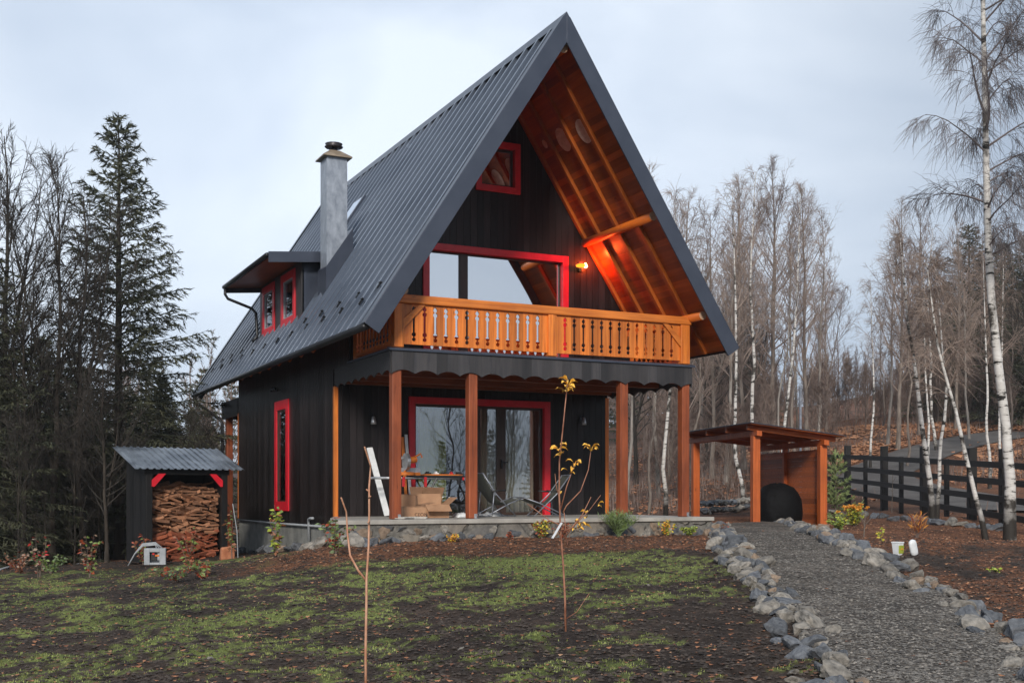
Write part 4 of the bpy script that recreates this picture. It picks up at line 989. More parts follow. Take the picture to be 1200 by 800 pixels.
for a, b in (((.10, shh-.36), (.34, shh-.10)), ((sw-.10, shh-.36), (sw-.34, shh-.10))):
    s_ = 1 if a[0] < b[0] else -1
    mb = MB(); mb.prism([(a[0], a[1]), (a[0]+s_*.05, a[1]-.0), (b[0]+s_*.04, b[1]), (b[0]-s_*.10, b[1]), (a[0], a[1]+.13)], 1, -.075, -.045); mb.build('corner_brace', M['red'], sh)
vs_, fs_ = [], []; xs = []
x = -.28
while x < sw+.22:
    for dx_, h in ((0,0),(.07,0),(.085,.022),(.12,.022),(.135,0)): xs.append((x+dx_, h))
    x += .142
for xx, h in xs:
    for yy, zz in ((-.20, shh-.02), (sdp+.10, shh+.46)): vs_.append((xx, yy, zz+h))
for i in range(len(xs)-1): fs_.append((2*i, 2*i+1, 2*i+3, 2*i+2))
M['shedroof'] = noise_mat('worn_zinc_roof', (.12,.14,.17), (.34,.38,.43), (2,2,2), .34, 0, metal=.6, detail=5, rvar=.12)
ro = np_obj('roof', vs_, fs_, M['shedroof'], sh); s = ro.modifiers.new('t', 'SOLIDIFY'); s.thickness = .004
# firewood
M['fire1'] = noise_mat('split_firewood', (.12,.05,.026), (.46,.22,.115), (9,40,40), .85, .4, detail=6, objrand=.45)
M['fire2'] = noise_mat('wet_reddish_firewood', (.16,.035,.014), (.36,.11,.05), (6,30,30), .85, .4, detail=6, objrand=.4)
LOGS = {}
for nm in ('fire1', 'fire2'):
    LOGS[nm] = []
    for k in range(7):
        mb = MB(); rr = random.Random(k+50); ns = rr.choice([3, 4, 4, 5]); P = []
        for i in range(ns): a_ = 2*math.pi*(i+rr.uniform(-.25,.25))/ns; P.append((math.cos(a_)*rr.uniform(.8,1.1), math.sin(a_)*rr.uniform(.7,1)))
        rings = []
        for j, xx in enumerate((-.5, -.2, .2, .5)):
            oy, oz = rr.uniform(-.2,.2), rr.uniform(-.2,.2); base = len(mb.v); mb.v += [(xx+rr.uniform(-.02,.02), p[0]+oy, p[1]+oz) for p in P]
        for j in range(3):
            for i in range(ns): mb.f.append((j*ns+i, j*ns+(i+1)%ns, (j+1)*ns+(i+1)%ns, (j+1)*ns+i)); mb.m.append(0)
        mb.f.append(tuple(range(ns))); mb.m.append(0); mb.f.append(tuple(range(3*ns, 4*ns))); mb.m.append(0)
        LOGS[nm].append(mb.mesh('firewood_log', M[nm]))
x0_, x1_ = .14, sw-.13; nrow = 33; hh = shh-.30
for r_ in range(nrow):
    z = .03 + r_*hh/nrow*1.0; x = x0_ + U(0, .05)
    inset = .0 + max(0, (r_-nrow*.78))*.05
    while x < x1_-.06:
        Lg = U(.15, .34); Lg = min(Lg, x1_-x+.02)
        low = r_ < nrow*.36
        o = bpy.data.objects.new('firewood_log', R.choice(LOGS['fire2' if low else 'fire1'])); scene.collection.objects.link(o)
        rad = U(.017, .032); tilt = U(-.75, .75)
        lx_, ly_ = x+Lg/2, .12+inset+U(0, .10); o.location = (SX+lx_*math.cos(SR)-ly_*math.sin(SR), SY+lx_*math.sin(SR)+ly_*math.cos(SR), zS+z+U(-.015,.025)); o.scale = (Lg*1.08, rad*1.6, rad); o.rotation_euler = (U(0, 6), tilt*.6, SR+tilt*.4+U(-.25,.25))
        tag(o, 'reddish split log in the lower part of the firewood stack in the black woodshed' if low else 'light brown split log in the upper part of the firewood stack in the black woodshed', 'firewood', 'split logs stacked in the woodshed')
        x += Lg*.93
# rest of the pile behind the front face
mb = MB()
for k in range(500):
    x, y, z = U(.12, sw-.12), U(.26, 1.0), U(.02, hh*.98); s_ = U(.03,.05); a_ = U(-.6,.6); Lg = U(.2,.35)
    mb.beam((x-Lg/2, y, z-a_*.05), (x+Lg/2, y+U(-.1,.1), z+a_*.05), s_*1.5, s_)
o = mb.build('firewood_pile', M['fire1']); o.location = (SX, SY, zS); o.rotation_euler = (0, 0, SR); tag(o, 'deep inner part of the firewood pile inside the woodshed', 'firewood', kind='stuff')
# orange clay block and white stake right of the shed
p = ud(266, 22.3); p = gd(p, .0); mb = MB(); mb.hexa([(-.14,-.1,0),(.14,-.1,0),(.13,.1,0),(-.13,.1,0),(-.12,-.09,.24),(.13,-.09,.28),(.12,.09,.27),(-.11,.09,.25)]); o = mb.build('clay_block', M['brick'] if 'brick' in M else noise_mat('rough_orange_clay', (.30,.10,.045), (.48,.2,.1), (8,8,8), .9, .5), bevel=.03); o.location = p; tag(o, 'rough orange block on the ground at right corner of the woodshed', 'block')
p = gd(ud(279, 21.8)); mb = MB(); mb.tube([(0,0,-.05), (-.02,0,.5), (-.10,0,1.02)], .009, 6); o = mb.build('stake', M['greyplastic']); o.location = p; tag(o, 'thin white stake leaning beside the right corner of the woodshed', 'stake')
# grey electric box with hoses
p = gd(ud(182, 21.3)); t = empty('electric_box', p, -.25, 'small grey electrical box with open panel standing in front of the firewood', 'electric box')
mb = MB(); wB, hB = .38, .32
for a in ((-wB/2, -wB/2+.10, -.09, .09, .02, hB), (wB/2-.11, wB/2, -.09, .09, .02, hB), (-wB/2+.10, wB/2-.11, -.09, .09, hB-.07, hB), (-wB/2+.10, wB/2-.11, -.09, .09, .02, .06), (-wB/2+.10, wB/2-.11, .05, .09, .06, hB-.07)): mb.box(*a)
mb.build('case', M['greyplastic'], t, bevel=.006)
mb = MB(); mb.box(-.07, .03, -.03, .049, .10, .26); mb.build('breaker', M['blackp'], t); mb = MB(); mb.box(.04, .08, -.03, .049, .1, .26); mb.build('socket', M['steel'], t)
mb = MB(); mb.tube([(-.03, -.045, .22), (-.03, -.02, .22)], .022, 10); mb.build('button', M['redp'], t); mb = MB(); mb.box(.0, .07, -.042, -.031, .17, .20); mb.build('switch', M['orangep'], t)
for k in range(3):
    mb = MB(); mb.tube([(.12-.05*k, .0, hB), (-.0, .02, hB+.10-.02*k), (-.22, .02, hB+.08-.02*k), (-.36, .02, hB-.10), (-.48, .05, .0)], .013, 7); mb.build('hose', M['greyplastic'], t, True)
# hoses at far left
for pts, lb in (([(0,668),(20,664),(45,660),(60,655),(80,652)], 'grey hose lying on the ground at the left edge'), ([(88,661),(112,658),(128,651),(140,645),(146,641)], 'blue-grey hose lying near the left side of the woodshed')):
    P = [gd(at(*q), .02) for q in pts]; mb = MB(); mb.tube([tuple(q-P[0]) for q in P], .022, 6); o = mb.build('hose', M['greyplastic'], smooth=True); o.location = P[0]; tag(o, lb, 'hose')

# ------------------------------------------------------------------ open wooden shelter
c1 = Vector((*to_xy(5.417, 26.0), 0)); c3 = Vector((*to_xy(4.636, 29.5), 0)); 
e2 = (c3-c1); L2 = e2.length; e2.normalize(); e1 = Vector((e2.y, -e2.x, 0)); L1 = 1.62
zH = -.27
hut = empty('open_shelter', (c1.x, c1.y, zH), math.atan2(e1.y, e1.x), 'open reddish wooden shelter with flat sloping roof at the end of the gravel path', 'shelter')
# local: x along e1 (0..L1), y along e2 (0..L2)
hz = lambda x: 2.06 - .19*x/L1
for x, y in ((0, 0), (L1, 0), (0, L2), (L1, L2), (L1, L2*.52)):
    w_ = .085 if (x, y) != (L1, L2*.52) else .055
    zg = -.15
    mb = MB(); mb.box(x-w_, x+w_, y-w_, y+w_, zg, hz(x)-.07); mb.build('post', M['hut_z'], hut, bevel=.01)
def hb(mb, x0, x1, y0, y1, z0, z1): mb.hexa([(x0,y0,hz(x0)+z0),(x1,y0,hz(x1)+z0),(x1,y1,hz(x1)+z0),(x0,y1,hz(x0)+z0),(x0,y0,hz(x0)+z1),(x1,y0,hz(x1)+z1),(x1,y1,hz(x1)+z1),(x0,y1,hz(x0)+z1)])
for y in (-.02, L2*.33, L2*.66, L2):
    mb = MB(); hb(mb, -.20, L1+.30, y-.05, y+.05, .045, .155); mb.build('roof_beam', M['hut_x'], hut, bevel=.006)
for x in (0, L1):
    mb = MB(); hb(mb, x-.06, x+.06, -.22, L2+.3, -.07, .043); mb.build('side_beam', M['hut_z'], hut)
mb = MB(); hb(mb, -.24, L1+.38, -.30, L2+.35, .157, .175); mb.build('roof_board', M['hut_x'], hut)
mb = MB(); hb(mb, -.27, L1+.42, -.33, L2+.38, .177, .192); mb.build('roof_sheet', M['flash'], hut)
def planks(mb, x0, x1, y, ax, z0, z1, th=.02):
    z = z0
    while z < z1:
        h = .118
        if ax == 'x': mb.box(x0, x1, y, y+th, z, min(z+h, z1))
        else: mb.box(y, y+th, x0, x1, z, min(z+h, z1))
        z += .122
mb = MB(); planks(mb, .1, L2-.09, L1+.02, 'y', -.1, 1.72); mb.build('board_wall', M['hut_x'], hut)
# black tarp covered heap
M['tarp'] = noise_mat('black_tarpaulin', (.003,.003,.0035), (.007,.007,.008), (7,7,7), .75, .5, spec=.15, detail=5, bdist=.05)
pp = c1 + e1*.97 + e2*.85
mb = MB(); n = 40; prof_t = [(.50,-.04),(.53,.10),(.55,.28),(.545,.45),(.52,.60),(.46,.74),(.36,.86),(.20,.93),(.06,.95)]
for r_, z in prof_t:
    for k in range(n):
        a_ = 2*math.pi*k/n; q = 1+.035*math.sin(a_*7+z*4)*(1-z*.6)+.02*math.sin(a_*13+z*9); mb.v.append((r_*q*math.cos(a_)*1.02, r_*q*math.sin(a_)*.9, z+.02*math.sin(a_*3)))
for i in range(len(prof_t)-1):
    for k in range(n): a_ = i*n+k; b_ = i*n+(k+1)%n; mb.f.append((a_, b_, b_+n, a_+n)); mb.m.append(0)
mb.f.append(tuple((len(prof_t)-1)*n+k for k in range(n))); mb.m.append(0)
o = mb.build('covered_grill', M['tarp'], smooth=True); o.location = (pp.x, pp.y, zH+.0); tag(o, 'rounded heap under a black tarpaulin inside the open wooden shelter', 'covered grill')
# pole behind
p = gd(ud(938, 33.0)); hp = CZ+(V0-455)/F*33.0-p.z; mb = MB(); mb.tube([(0,0,-.1),(0,0,hp)], .035, 8); mb.lathe([(.05, hp), (.05, hp+.03)], 8); o = mb.build('metal_pole', M['alu']); o.location = p; tag(o, 'thin grey metal pole rising behind the wooden shelter', 'pole')

# ------------------------------------------------------------------ fence
fs0 = ad(10.2, 19.0)
fen = empty('board_fence', fs0, 0, 'black four-rail board fence running along the road', 'fence')
def fz(d): return -.52 + (d-19)*.0500 if d < 33 else .18+(d-33)*.045
posts = [(19.6,1),(21.6,0),(24.2,1),(25.9,1),(27.4,0),(28.9,1),(30.6,0),(32.0,1),(33.7,0),(35.5,1),(37.0,0),(38.6,1),(41,0),(43.4,1),(46,0),(48.5,1)]
for d_, big in posts:
    q = Vector((*to_xy(10.2, d_), 0)); q2 = Vector((*to_xy(10.2+.0, d_), 0)); w_ = .085 if big else .05
    z0 = min(fz(d_), gd(q).z)-.15-fs0.z; zt = fz(d_)+(1.63 if big else 1.36)-fs0.z
    q.z = 0; a = q-Vector((fs0.x, fs0.y, 0)); mb = MB(); off = Vector((-RX*.0, -RY*.0, 0))
    mb.beam(a+Vector((0,0,z0)), a+Vector((0,0,zt)), 2*w_, 2*w_, (WX, WY, 0)); mb.build('post', M['fence'], fen, bevel=.006)
M['fence_h'] = wood('black_fence_rail', (.006,.0055,.0055), (.016,.014,.013), 0, .6, None, 0, .3, .4, .35, 18, False)
for i in range(4):
    hz_ = .27+.35*i
    for (da, _), (db, _) in zip(posts[:-1], posts[1:]):
        a = Vector((*to_xy(10.2-.11, da), fz(da)+hz_-.03))-fs0; b = Vector((*to_xy(10.2-.11, db), fz(db)+hz_-.03))-fs0
        mb = MB(); mb.beam(a, b, .03, .13); mb.build('rail', M['fence_h'], fen)

# ------------------------------------------------------------------ trees
def bark(name, c1, c2, sc=(6,6,1.5)): return noise_mat(name, c1, c2, sc, .9, .5, detail=8, bdist=.02, rvar=0)
M['bark'] = bark('grey_brown_bark', (.10,.08,.065), (.25,.21,.18))
M['bark_l'] = bark('pale_grey_bark', (.15,.135,.12), (.33,.30,.27))
M['bark_d'] = bark('dark_bark', (.022,.018,.014), (.06,.048,.038))
M['twig'] = noise_mat('brown_twigs', (.125,.09,.075), (.22,.165,.14), (1,1,1), .9, 0, rvar=0)
M['twig_l'] = noise_mat('grey_brown_twigs', (.19,.145,.12), (.32,.25,.21), (1,1,1), .9, 0, rvar=0)
M['twig_d'] = noise_mat('dark_twigs', (.022,.019,.016), (.05,.042,.036), (1,1,1), .9, 0, rvar=0)
M['twig_b'] = noise_mat('purple_brown_birch_twigs', (.10,.085,.085), (.19,.165,.165), (1,1,1), .9, 0, rvar=0)
m, nt, b = material('birch_bark', (.6,.6,.58), .7, 0, .3); l = nt.links.new
tcn = N(nt, 'ShaderNodeTexCoord'); mpn = N(nt, 'ShaderNodeMapping'); mpn.inputs['Scale'].default_value = (3, 3, 13); l(tcn.outputs['Object'], mpn.inputs[0])
n1_ = noise(nt, mpn.outputs[0], 1.0, 6, .65); n2_ = noise(nt, tcn.outputs['Object'], 2.2, 5, .6)
ca = ramp(nt, n1_, [(.40,(.02,.018,.016)),(.45,(.52,.50,.47)),(.8,(.76,.75,.73))])
cb_ = ramp(nt, n2_, [(.37,(.10,.09,.08)),(.47,(1,1,1))])
mxb = N(nt, 'ShaderNodeMix'); mxb.data_type = 'RGBA'; mxb.blend_type = 'MULTIPLY'; mxb.inputs[0].default_value = 1; l(ca, mxb.inputs[6]); l(cb_, mxb.inputs[7])
sz_ = N(nt, 'ShaderNodeSeparateXYZ'); l(tcn.outputs['Object'], sz_.inputs[0]); mz = N(nt, 'ShaderNodeMapRange'); mz.inputs[1].default_value = .2; mz.inputs[2].default_value = 1.6; l(sz_.outputs[2], mz.inputs[0])
mm = N(nt, 'ShaderNodeMath', operation='MULTIPLY_ADD'); mm.inputs[1].default_value = 1.0; l(n2_, mm.inputs[0]); 
sub_ = N(nt, 'ShaderNodeMath', operation='ADD'); l(mz.outputs[0], sub_.inputs[0]); l(n2_, sub_.inputs[1]); rb = N(nt, 'ShaderNodeMapRange'); rb.inputs[1].default_value = .55; rb.inputs[2].default_value = .9; l(sub_.outputs[0], rb.inputs[0])
mxc = N(nt, 'ShaderNodeMix'); mxc.data_type = 'RGBA'; l(rb.outputs[0], mxc.inputs[0]); mxc.inputs[6].default_value = (.03,.026,.022,1); l(mxb.outputs[2], mxc.inputs[7]); l(mxc.outputs[2], b.inputs['Base Color'])
bp = N(nt, 'ShaderNodeBump'); bp.inputs['Strength'].default_value = .4; bp.inputs['Distance'].default_value = .02; l(n1_, bp.inputs['Height']); l(bp.outputs[0], b.inputs['Normal'])
M['birch'] = m

def fast_tubes(paths, n=3):
    """paths: list of (points (k,3), radii (k,)); returns verts, quad faces"""
    V = []; Fc = []; base = 0
    from collections import defaultdict
    by = defaultdict(list)
    for p, r in paths: by[len(p)].append((p, r))
    for k, lst in by.items():
        P = np.array([q[0] for q in lst], float); Rr = np.array([q[1] for q in lst], float)      # (m,k,3)
        T = np.gradient(P, axis=1); T /= (np.linalg.norm(T, axis=2, keepdims=True)+1e-9)
        up = np.where(np.abs(T[..., 2:3]) > .9, np.array([1., 0, 0]), np.array([0, 0, 1.]))
        A = np.cross(T, up); A /= (np.linalg.norm(A, axis=2, keepdims=True)+1e-9); B = np.cross(T, A)
        ang = np.arange(n)*2*np.pi/n
        ring = P[:, :, None, :] + Rr[:, :, None, None]*(A[:, :, None, :]*np.cos(ang)[None, None, :, None] + B[:, :, None, :]*np.sin(ang)[None, None, :, None])
        mN = len(lst); V.append(ring.reshape(-1, 3))
        ids = base + np.arange(mN*k*n).reshape(mN, k, n); nx = np.roll(ids, -1, axis=2)
        q = np.stack([ids[:, :-1], nx[:, :-1], nx[:, 1:], ids[:, 1:]], -1).reshape(-1, 4); Fc.append(q); base += mN*k*n
    return np.concatenate(V), np.concatenate(Fc)
def vrot(d, az_spread, rr):
    """a direction near d, turned by az_spread"""
    d = d/np.linalg.norm(d); r_ = rr.normal(size=3); r_ -= d*(r_@d); r_ /= np.linalg.norm(r_)
    return d*math.cos(az_spread) + r_*math.sin(az_spread)
def bare_tree(seed, h=14, r0=.14, spread=.28, start=.3, nprim=34, asc=(35, 60), curve=.5, sec=7, ter=5, qua=0, droop=0.0, lean=(0, 0), twig_r=.006, tr_mat='bark', tw_mat='twig', wob=.02, kink=0, trunk_n=8, forks=0, top_az=None):
    rr = np.random.default_rng(seed)
    K = 14; t = np.linspace(0, 1, K); w = np.cumsum(rr.normal(size=(K, 2))*wob*h/6, axis=0); w -= w[0]
    P = np.zeros((K, 3)); P[:, 2] = t*h; P[:, :2] = w + np.outer(t*h, lean) + (np.outer(np.sin(t*3)*kink, [1, .3]))
    P[0, 2] = -.25
    rad = r0*(1-t*.93)**.85; rad[0] *= 1.35; rad[1] *= 1.05
    trunks = [(P, rad)]
    for f in range(forks):
        i0 = int(K*rr.uniform(.25, .45)); d = vrot(np.array([0, 0, 1.]), math.radians(rr.uniform(14, 26)), rr); L_ = h*(1-i0/K)*rr.uniform(.75, .95); q = [P[i0]]
        for k in range(7): d = d+np.array([0, 0, .12]); d /= np.linalg.norm(d); q.append(q[-1]+d*L_/7+rr.normal(size=3)*.03)
        trunks.append((np.array(q), rad[i0]*.7*(1-np.linspace(0, 1, 8)*.9)))
    br = []; tw = []
    for ti, (TP, TR) in enumerate(trunks):
        npz = nprim if ti == 0 else int(nprim*.6); KK = len(TP); st = start if ti == 0 else .15
        for i in range(npz):
            u = st + (1-st)*(i+rr.random())/npz; u = min(u, .985); x = u*(KK-1); i0 = int(x); fpos = x-i0; b0 = TP[i0]*(1-fpos)+TP[i0+1]*fpos; rb_ = TR[i0]*(1-fpos)+TR[i0+1]*fpos
            vpos = (u-st)/(1-st); prof_ = (.35+.65*math.sin(math.pi*min(1, vpos*.8+.22)))*(1-vpos*.35)
            L_ = spread*h*prof_*rr.uniform(.65, 1.15); az = rr.uniform(0, 2*math.pi) if i > 1 or top_az is None else top_az
            el = math.radians(asc[0]+(asc[1]-asc[0])*vpos+rr.normal()*7); d = np.array([math.cos(az)*math.cos(el), math.sin(az)*math.cos(el), math.sin(el)])
            n1 = 6; q = [b0]
            for k in range(n1):
                d = d + np.array([0, 0, curve/n1]) - np.array([0, 0, droop*(k/n1)**2]) + rr.normal(size=3)*.07; d /= np.linalg.norm(d); q.append(q[-1]+d*L_/n1)
            q = np.array(q); r1 = min(rb_*.5, .010+.0085*L_); rr1 = np.linspace(r1, twig_r*1.2, n1+1); br.append((q, rr1))
            ns = max(2, int(sec*(.5+L_/ (spread*h)*.7)))
            for j in range(ns):
                v_ = .22+.78*(j+rr.random())/ns; x2 = min(v_*n1, n1-.01); k0 = int(x2); c0 = q[k0]*(1-x2+k0)+q[k0+1]*(x2-k0); dd0 = q[k0+1]-q[k0]
                d2 = vrot(dd0, math.radians(rr.uniform(25, 50)), rr); d2[2] += .15-droop*.6; d2 /= np.linalg.norm(d2); L2_ = L_*.42*rr.uniform(.5, 1.1)*(1.15-v_*.6); n2 = 4; s = [c0]
                for k in range(n2): d2 = d2 + rr.normal(size=3)*.10 + np.array([0, 0, curve*.08-droop*.35]); d2 /= np.linalg.norm(d2); s.append(s[-1]+d2*L2_/n2)
                s = np.array(s); tw.append((s, np.linspace(twig_r*1.5, twig_r*.8, n2+1)))
                for m_ in range(ter):
                    y_ = rr.uniform(.15, .98)*n2; k1 = min(int(y_), n2-1); e0 = s[k1]*(1-y_+k1)+s[k1+1]*(y_-k1); d3 = vrot(s[k1+1]-s[k1], math.radians(rr.uniform(20, 50)), rr); d3[2] -= droop*1.2; d3 /= np.linalg.norm(d3)
                    L3 = L2_*.45*rr.uniform(.5, 1.2)+.08; mid = e0+d3*L3*.5+rr.normal(size=3)*.02; d3b = d3+np.array([0, 0, .1-droop*1.1]); d3b /= np.linalg.norm(d3b); e1_ = mid+d3b*L3*.5
                    tw.append((np.array([e0, mid, e1_]), np.array([twig_r, twig_r*.8, twig_r*.55])))
                    for z_ in range(qua):
                        g = rr.uniform(.2, 1); f0 = e0*(1-g)+e1_*g; d4 = vrot(e1_-e0, math.radians(35), rr); d4[2] -= droop*1.6; d4 /= np.linalg.norm(d4); L4 = rr.uniform(.12, .34)*(1+droop*1.5); f1 = f0+d4*L4*.5; d4[2] -= droop; d4 /= np.linalg.norm(d4)
                        tw.append((np.array([f0, f1, f1+d4*L4*.5]), np.array([twig_r*.8, twig_r*.7, twig_r*.45])))
    tv, tf = fast_tubes(trunks, trunk_n); bv, bf = fast_tubes(br, 4); wv, wf = fast_tubes(tw, 3)
    return dict(trunk=(tv, tf), crown=(np.concatenate([bv, wv]), np.concatenate([bf, wf+len(bv)])), mats=(tr_mat, tw_mat), h=h)
def tree_proto(g, name):
    t = bpy.data.objects.new(name, None); scene.collection.objects.link(t)
    np_obj('trunk', g['trunk'][0], g['trunk'][1], M[g['mats'][0]], t, True)
    np_obj('crown', g['crown'][0], g['crown'][1], M[g['mats'][1]], t, False)
    return t
_used = set()
def put_tree(proto, p, sc, label, cat='tree', group=None, rz=None, sz=None, sink=0):
    if proto.name in _used: o = copy_tree(proto)
    else: o = proto; _used.add(proto.name)
    o.location = (p[0], p[1], p[2]-sink); o.scale = (sc, sc, sc if sz is None else sz); o.rotation_euler = (0, 0, U(0, 6.28) if rz is None else rz)
    for k in ('label', 'category', 'group'):
        if k in o: del o[k]
    return tag(o, label, cat, group)
def height_at(u, v, d, p): return CZ + (V0-v)/F*d - p.z

def spruce(seed, h=11, r0=.14, spread=.24, rows=46, per=6, droop=.35, dens=1.0, nm=('bark_d', 'spruce'), start=.04, gap=0.0, nl=.085):
    rr = np.random.default_rng(seed); paths = []; tris = []; K = 12; t = np.linspace(0, 1, K)
    P = np.zeros((K, 3)); P[:, 2] = t*h; P[:, :2] = np.cumsum(rr.normal(size=(K, 2))*.015, axis=0); P[0, 2] = -.25; trunk = [(P, r0*(1-t*.95)**.9)]
    tips = []
    for i in range(rows):
        u = start+(1-start)*(i/rows)**.92; z = u*h
        for k in range(per):
            if rr.random() < gap: continue
            az = 2*math.pi*(k+rr.random()*.8)/per+i*1.3; L_ = spread*h*(1-u)**.82*rr.uniform(.6, 1.15)+.10
            d = np.array([math.cos(az), math.sin(az), .25+u*.6]); d /= np.linalg.norm(d); n1 = 6; q = [np.array([0, 0, z+rr.normal()*.04])]
            for j in range(n1): d = d + np.array([0, 0, -droop*(1-u*.8)*(.32 if j < 3 else -.10)]) + rr.normal(size=3)*.03; d /= np.linalg.norm(d); q.append(q[-1]+d*L_/n1)
            q = np.array(q); paths.append((q, np.linspace(.006+.008*L_, .004, n1+1)))
            ns = max(3, int(L_*9*dens))
            for s in range(ns):
                v_ = (.12+.88*(s+rr.random())/ns); x2 = min(v_*n1, n1-.01); k0 = int(x2); c0 = q[k0]*(1-x2+k0)+q[k0+1]*(x2-k0); dd0 = q[k0+1]-q[k0]; dd0 /= np.linalg.norm(dd0)
                side = np.cross(dd0, [0, 0, 1]); side /= (np.linalg.norm(side)+1e-9); sgn = 1 if s % 2 else -1
                L2_ = min(.55, L_*.30)*rr.uniform(.5, 1.1)*(1.15-v_*.7)+.06; d2 = dd0*.75+side*sgn*rr.uniform(.4, .9)+np.array([0, 0, -rr.uniform(.15, .65)*droop*2]); d2 /= np.linalg.norm(d2)
                tips.append((c0, d2, L2_))
            tips.append((q[-2], q[-1]-q[-2], .12))
    C0 = np.array([a for a, _, _ in tips]); DD = np.array([b_/np.linalg.norm(b_) for _, b_, _ in tips]); LL_ = np.array([c for _, _, c in tips])
    # each twig: needle-covered spray of narrow triangles
    V = []; n = len(C0); nn = 9
    for k in range(nn):
        g = (k+.5)/nn*1.0; base_ = C0+DD*(LL_*g)[:, None]; r_ = rr.normal(size=(n, 3)); r_ -= DD*(r_*DD).sum(1)[:, None]; r_ /= (np.linalg.norm(r_, axis=1, keepdims=True)+1e-9)
        tip = base_+(DD*.8+r_*.75)*(nl*rr.uniform(.7, 1.3, size=(n, 1))); wv = np.cross(DD, r_)*(.014*nl/.085)
        V.append(np.stack([base_-wv-DD*.02, base_+wv-DD*.02, tip], 1))
    V = np.concatenate(V).reshape(-1, 3); Fv = np.arange(len(V)).reshape(-1, 3)
    bv, bf = fast_tubes(paths, 3); tv, tf = fast_tubes(trunk, 7)
    bf3 = np.concatenate([bf[:, [0, 1, 2]], bf[:, [0, 2, 3]]])
    return dict(trunk=(tv, tf), crown=(np.concatenate([V, bv]), np.concatenate([Fv, bf3+len(V)])), mats=nm, h=h)
M['spruce'] = noise_mat('dark_spruce_needles', (.028,.034,.019), (.085,.088,.048), (1.2,1.2,1.2), .8, 0, rvar=0, detail=4)
M['pine_l'] = noise_mat('light_green_pine_needles', (.16,.22,.08), (.30,.37,.15), (2,2,2), .8, 0, rvar=0)

S1 = tree_proto(spruce(1, 11, .15, .30, 42, 7, .66, 1.25, gap=.14, nl=.105), 'spruce_tree')
S2 = tree_proto(spruce(2, 9, .12, .26, 44, 8, .55, 1.2, nl=.10), 'spruce_tree')
S3 = tree_proto(spruce(3, 6, .08, .28, 34, 7, .45, 1.2, gap=.1, nl=.10), 'spruce_tree')
B = {}
B['beech1'] = tree_proto(bare_tree(11, 14, .13, .30, .22, 40, (45, 68), .55, 8, 6, 1, twig_r=.0047, tr_mat='bark', tw_mat='twig_l'), 'bare_tree')
B['beech2'] = tree_proto(bare_tree(12, 13, .12, .34, .20, 36, (38, 62), .6, 8, 6, 1, twig_r=.0055, tr_mat='bark', tw_mat='twig', forks=1), 'bare_tree')
B['thin1'] = tree_proto(bare_tree(13, 12, .085, .16, .35, 34, (50, 70), .4, 6, 5, 1, twig_r=.0055, tr_mat='bark_l', tw_mat='twig_l', wob=.03), 'bare_tree')
B['thin2'] = tree_proto(bare_tree(14, 12, .075, .17, .40, 30, (45, 65), .3, 6, 5, 0, twig_r=.006, tr_mat='bark', tw_mat='twig', wob=.04, lean=(.03, 0)), 'bare_tree')
B['dark1'] = tree_proto(bare_tree(15, 9, .09, .34, .18, 34, (32, 62), .5, 7, 5, 1, twig_r=.006, tr_mat='bark_d', tw_mat='twig_d', forks=1), 'bare_tree')
B['dark2'] = tree_proto(bare_tree(16, 10, .10, .30, .25, 28, (35, 60), .6, 7, 5, 0, twig_r=.005, tr_mat='bark_d', tw_mat='twig_d', forks=2, wob=.03), 'bare_tree')
B['birch2'] = tree_proto(bare_tree(18, 12, .085, .17, .42, 28, (45, 66), .1, 6, 5, 1, .18, twig_r=.005, tr_mat='birch', tw_mat='twig_l', wob=.035, kink=.3), 'birch_tree')
B['brushd'] = tree_proto(bare_tree(20, 5, .03, .30, .05, 24, (45, 75), .5, 6, 4, 0, twig_r=.005, tr_mat='bark_d', tw_mat='twig_d', forks=2), 'bare_shrub')
B['brush'] = tree_proto(bare_tree(19, 5, .03, .30, .05, 30, (45, 75), .5, 6, 5, 0, twig_r=.006, tr_mat='bark', tw_mat='twig', forks=2), 'bare_shrub')

# --- right: the big birch by the fence
BB = tree_proto(bare_tree(31, 13.5, .092, .125, .36, 44, (25, 60), .0, 9, 7, 3, .32, twig_r=.0036, tr_mat='birch', tw_mat='twig_b', wob=.0, lean=(0, 0), trunk_n=14, kink=0), 'birch_tree')
pbt = ud(1183, 20.5)
# bend its trunk as in the photograph: reshape by height
def bend(root, fn):
    for ch in root.children:
        me = ch.data; n_ = len(me.vertices); co = np.empty(n_*3, np.float32); me.vertices.foreach_get('co', co); co = co.reshape(-1, 3)
        dx_, dy_ = fn(co[:, 2]); co[:, 0] += dx_; co[:, 1] += dy_; me.vertices.foreach_set('co', co.ravel()); me.update()
def lateral(zs, pix, v0s, u_base, d):
    """px table: trunk u at v rows -> lateral offset by height"""
    hs = [CZ+(V0-v)/F*d for v in v0s]; off = [(u-u_base)/F*d for u in pix]
    o_ = np.interp(zs, hs, off); return o_*RX, o_*RY
bend(BB, lambda z: lateral(z+pbt.z, [1183, 1184, 1176, 1166, 1160, 1157, 1156, 1152], [625, 560, 470, 400, 330, 260, 200, 20], 1183, 20.5))
put_tree(BB, gd(pbt), 1, 'big white birch with dark-patched bark standing at the right end of the fence', 'tree', rz=0)
def bent(name, seed, h, r0, d, pix, rows, label, **kw):
    h = CZ+(V0-rows[-1])/F*d - ud(pix[0], d).z
    g = bare_tree(seed, h, r0*.78, kw.get('spread', .16), kw.get('start', .5), kw.get('nprim', 22), (45, 65), .1, 6, 5, 1, .2, twig_r=.0042, tr_mat=kw.get('tr', 'birch'), tw_mat='twig_l', wob=0, trunk_n=8)
    t = tree_proto(g, name); p = ud(pix[0], d); bend(t, lambda z: lateral(z+p.z, pix, rows, pix[0], d)); put_tree(t, gd(p), 1, label, 'tree', rz=0); return t
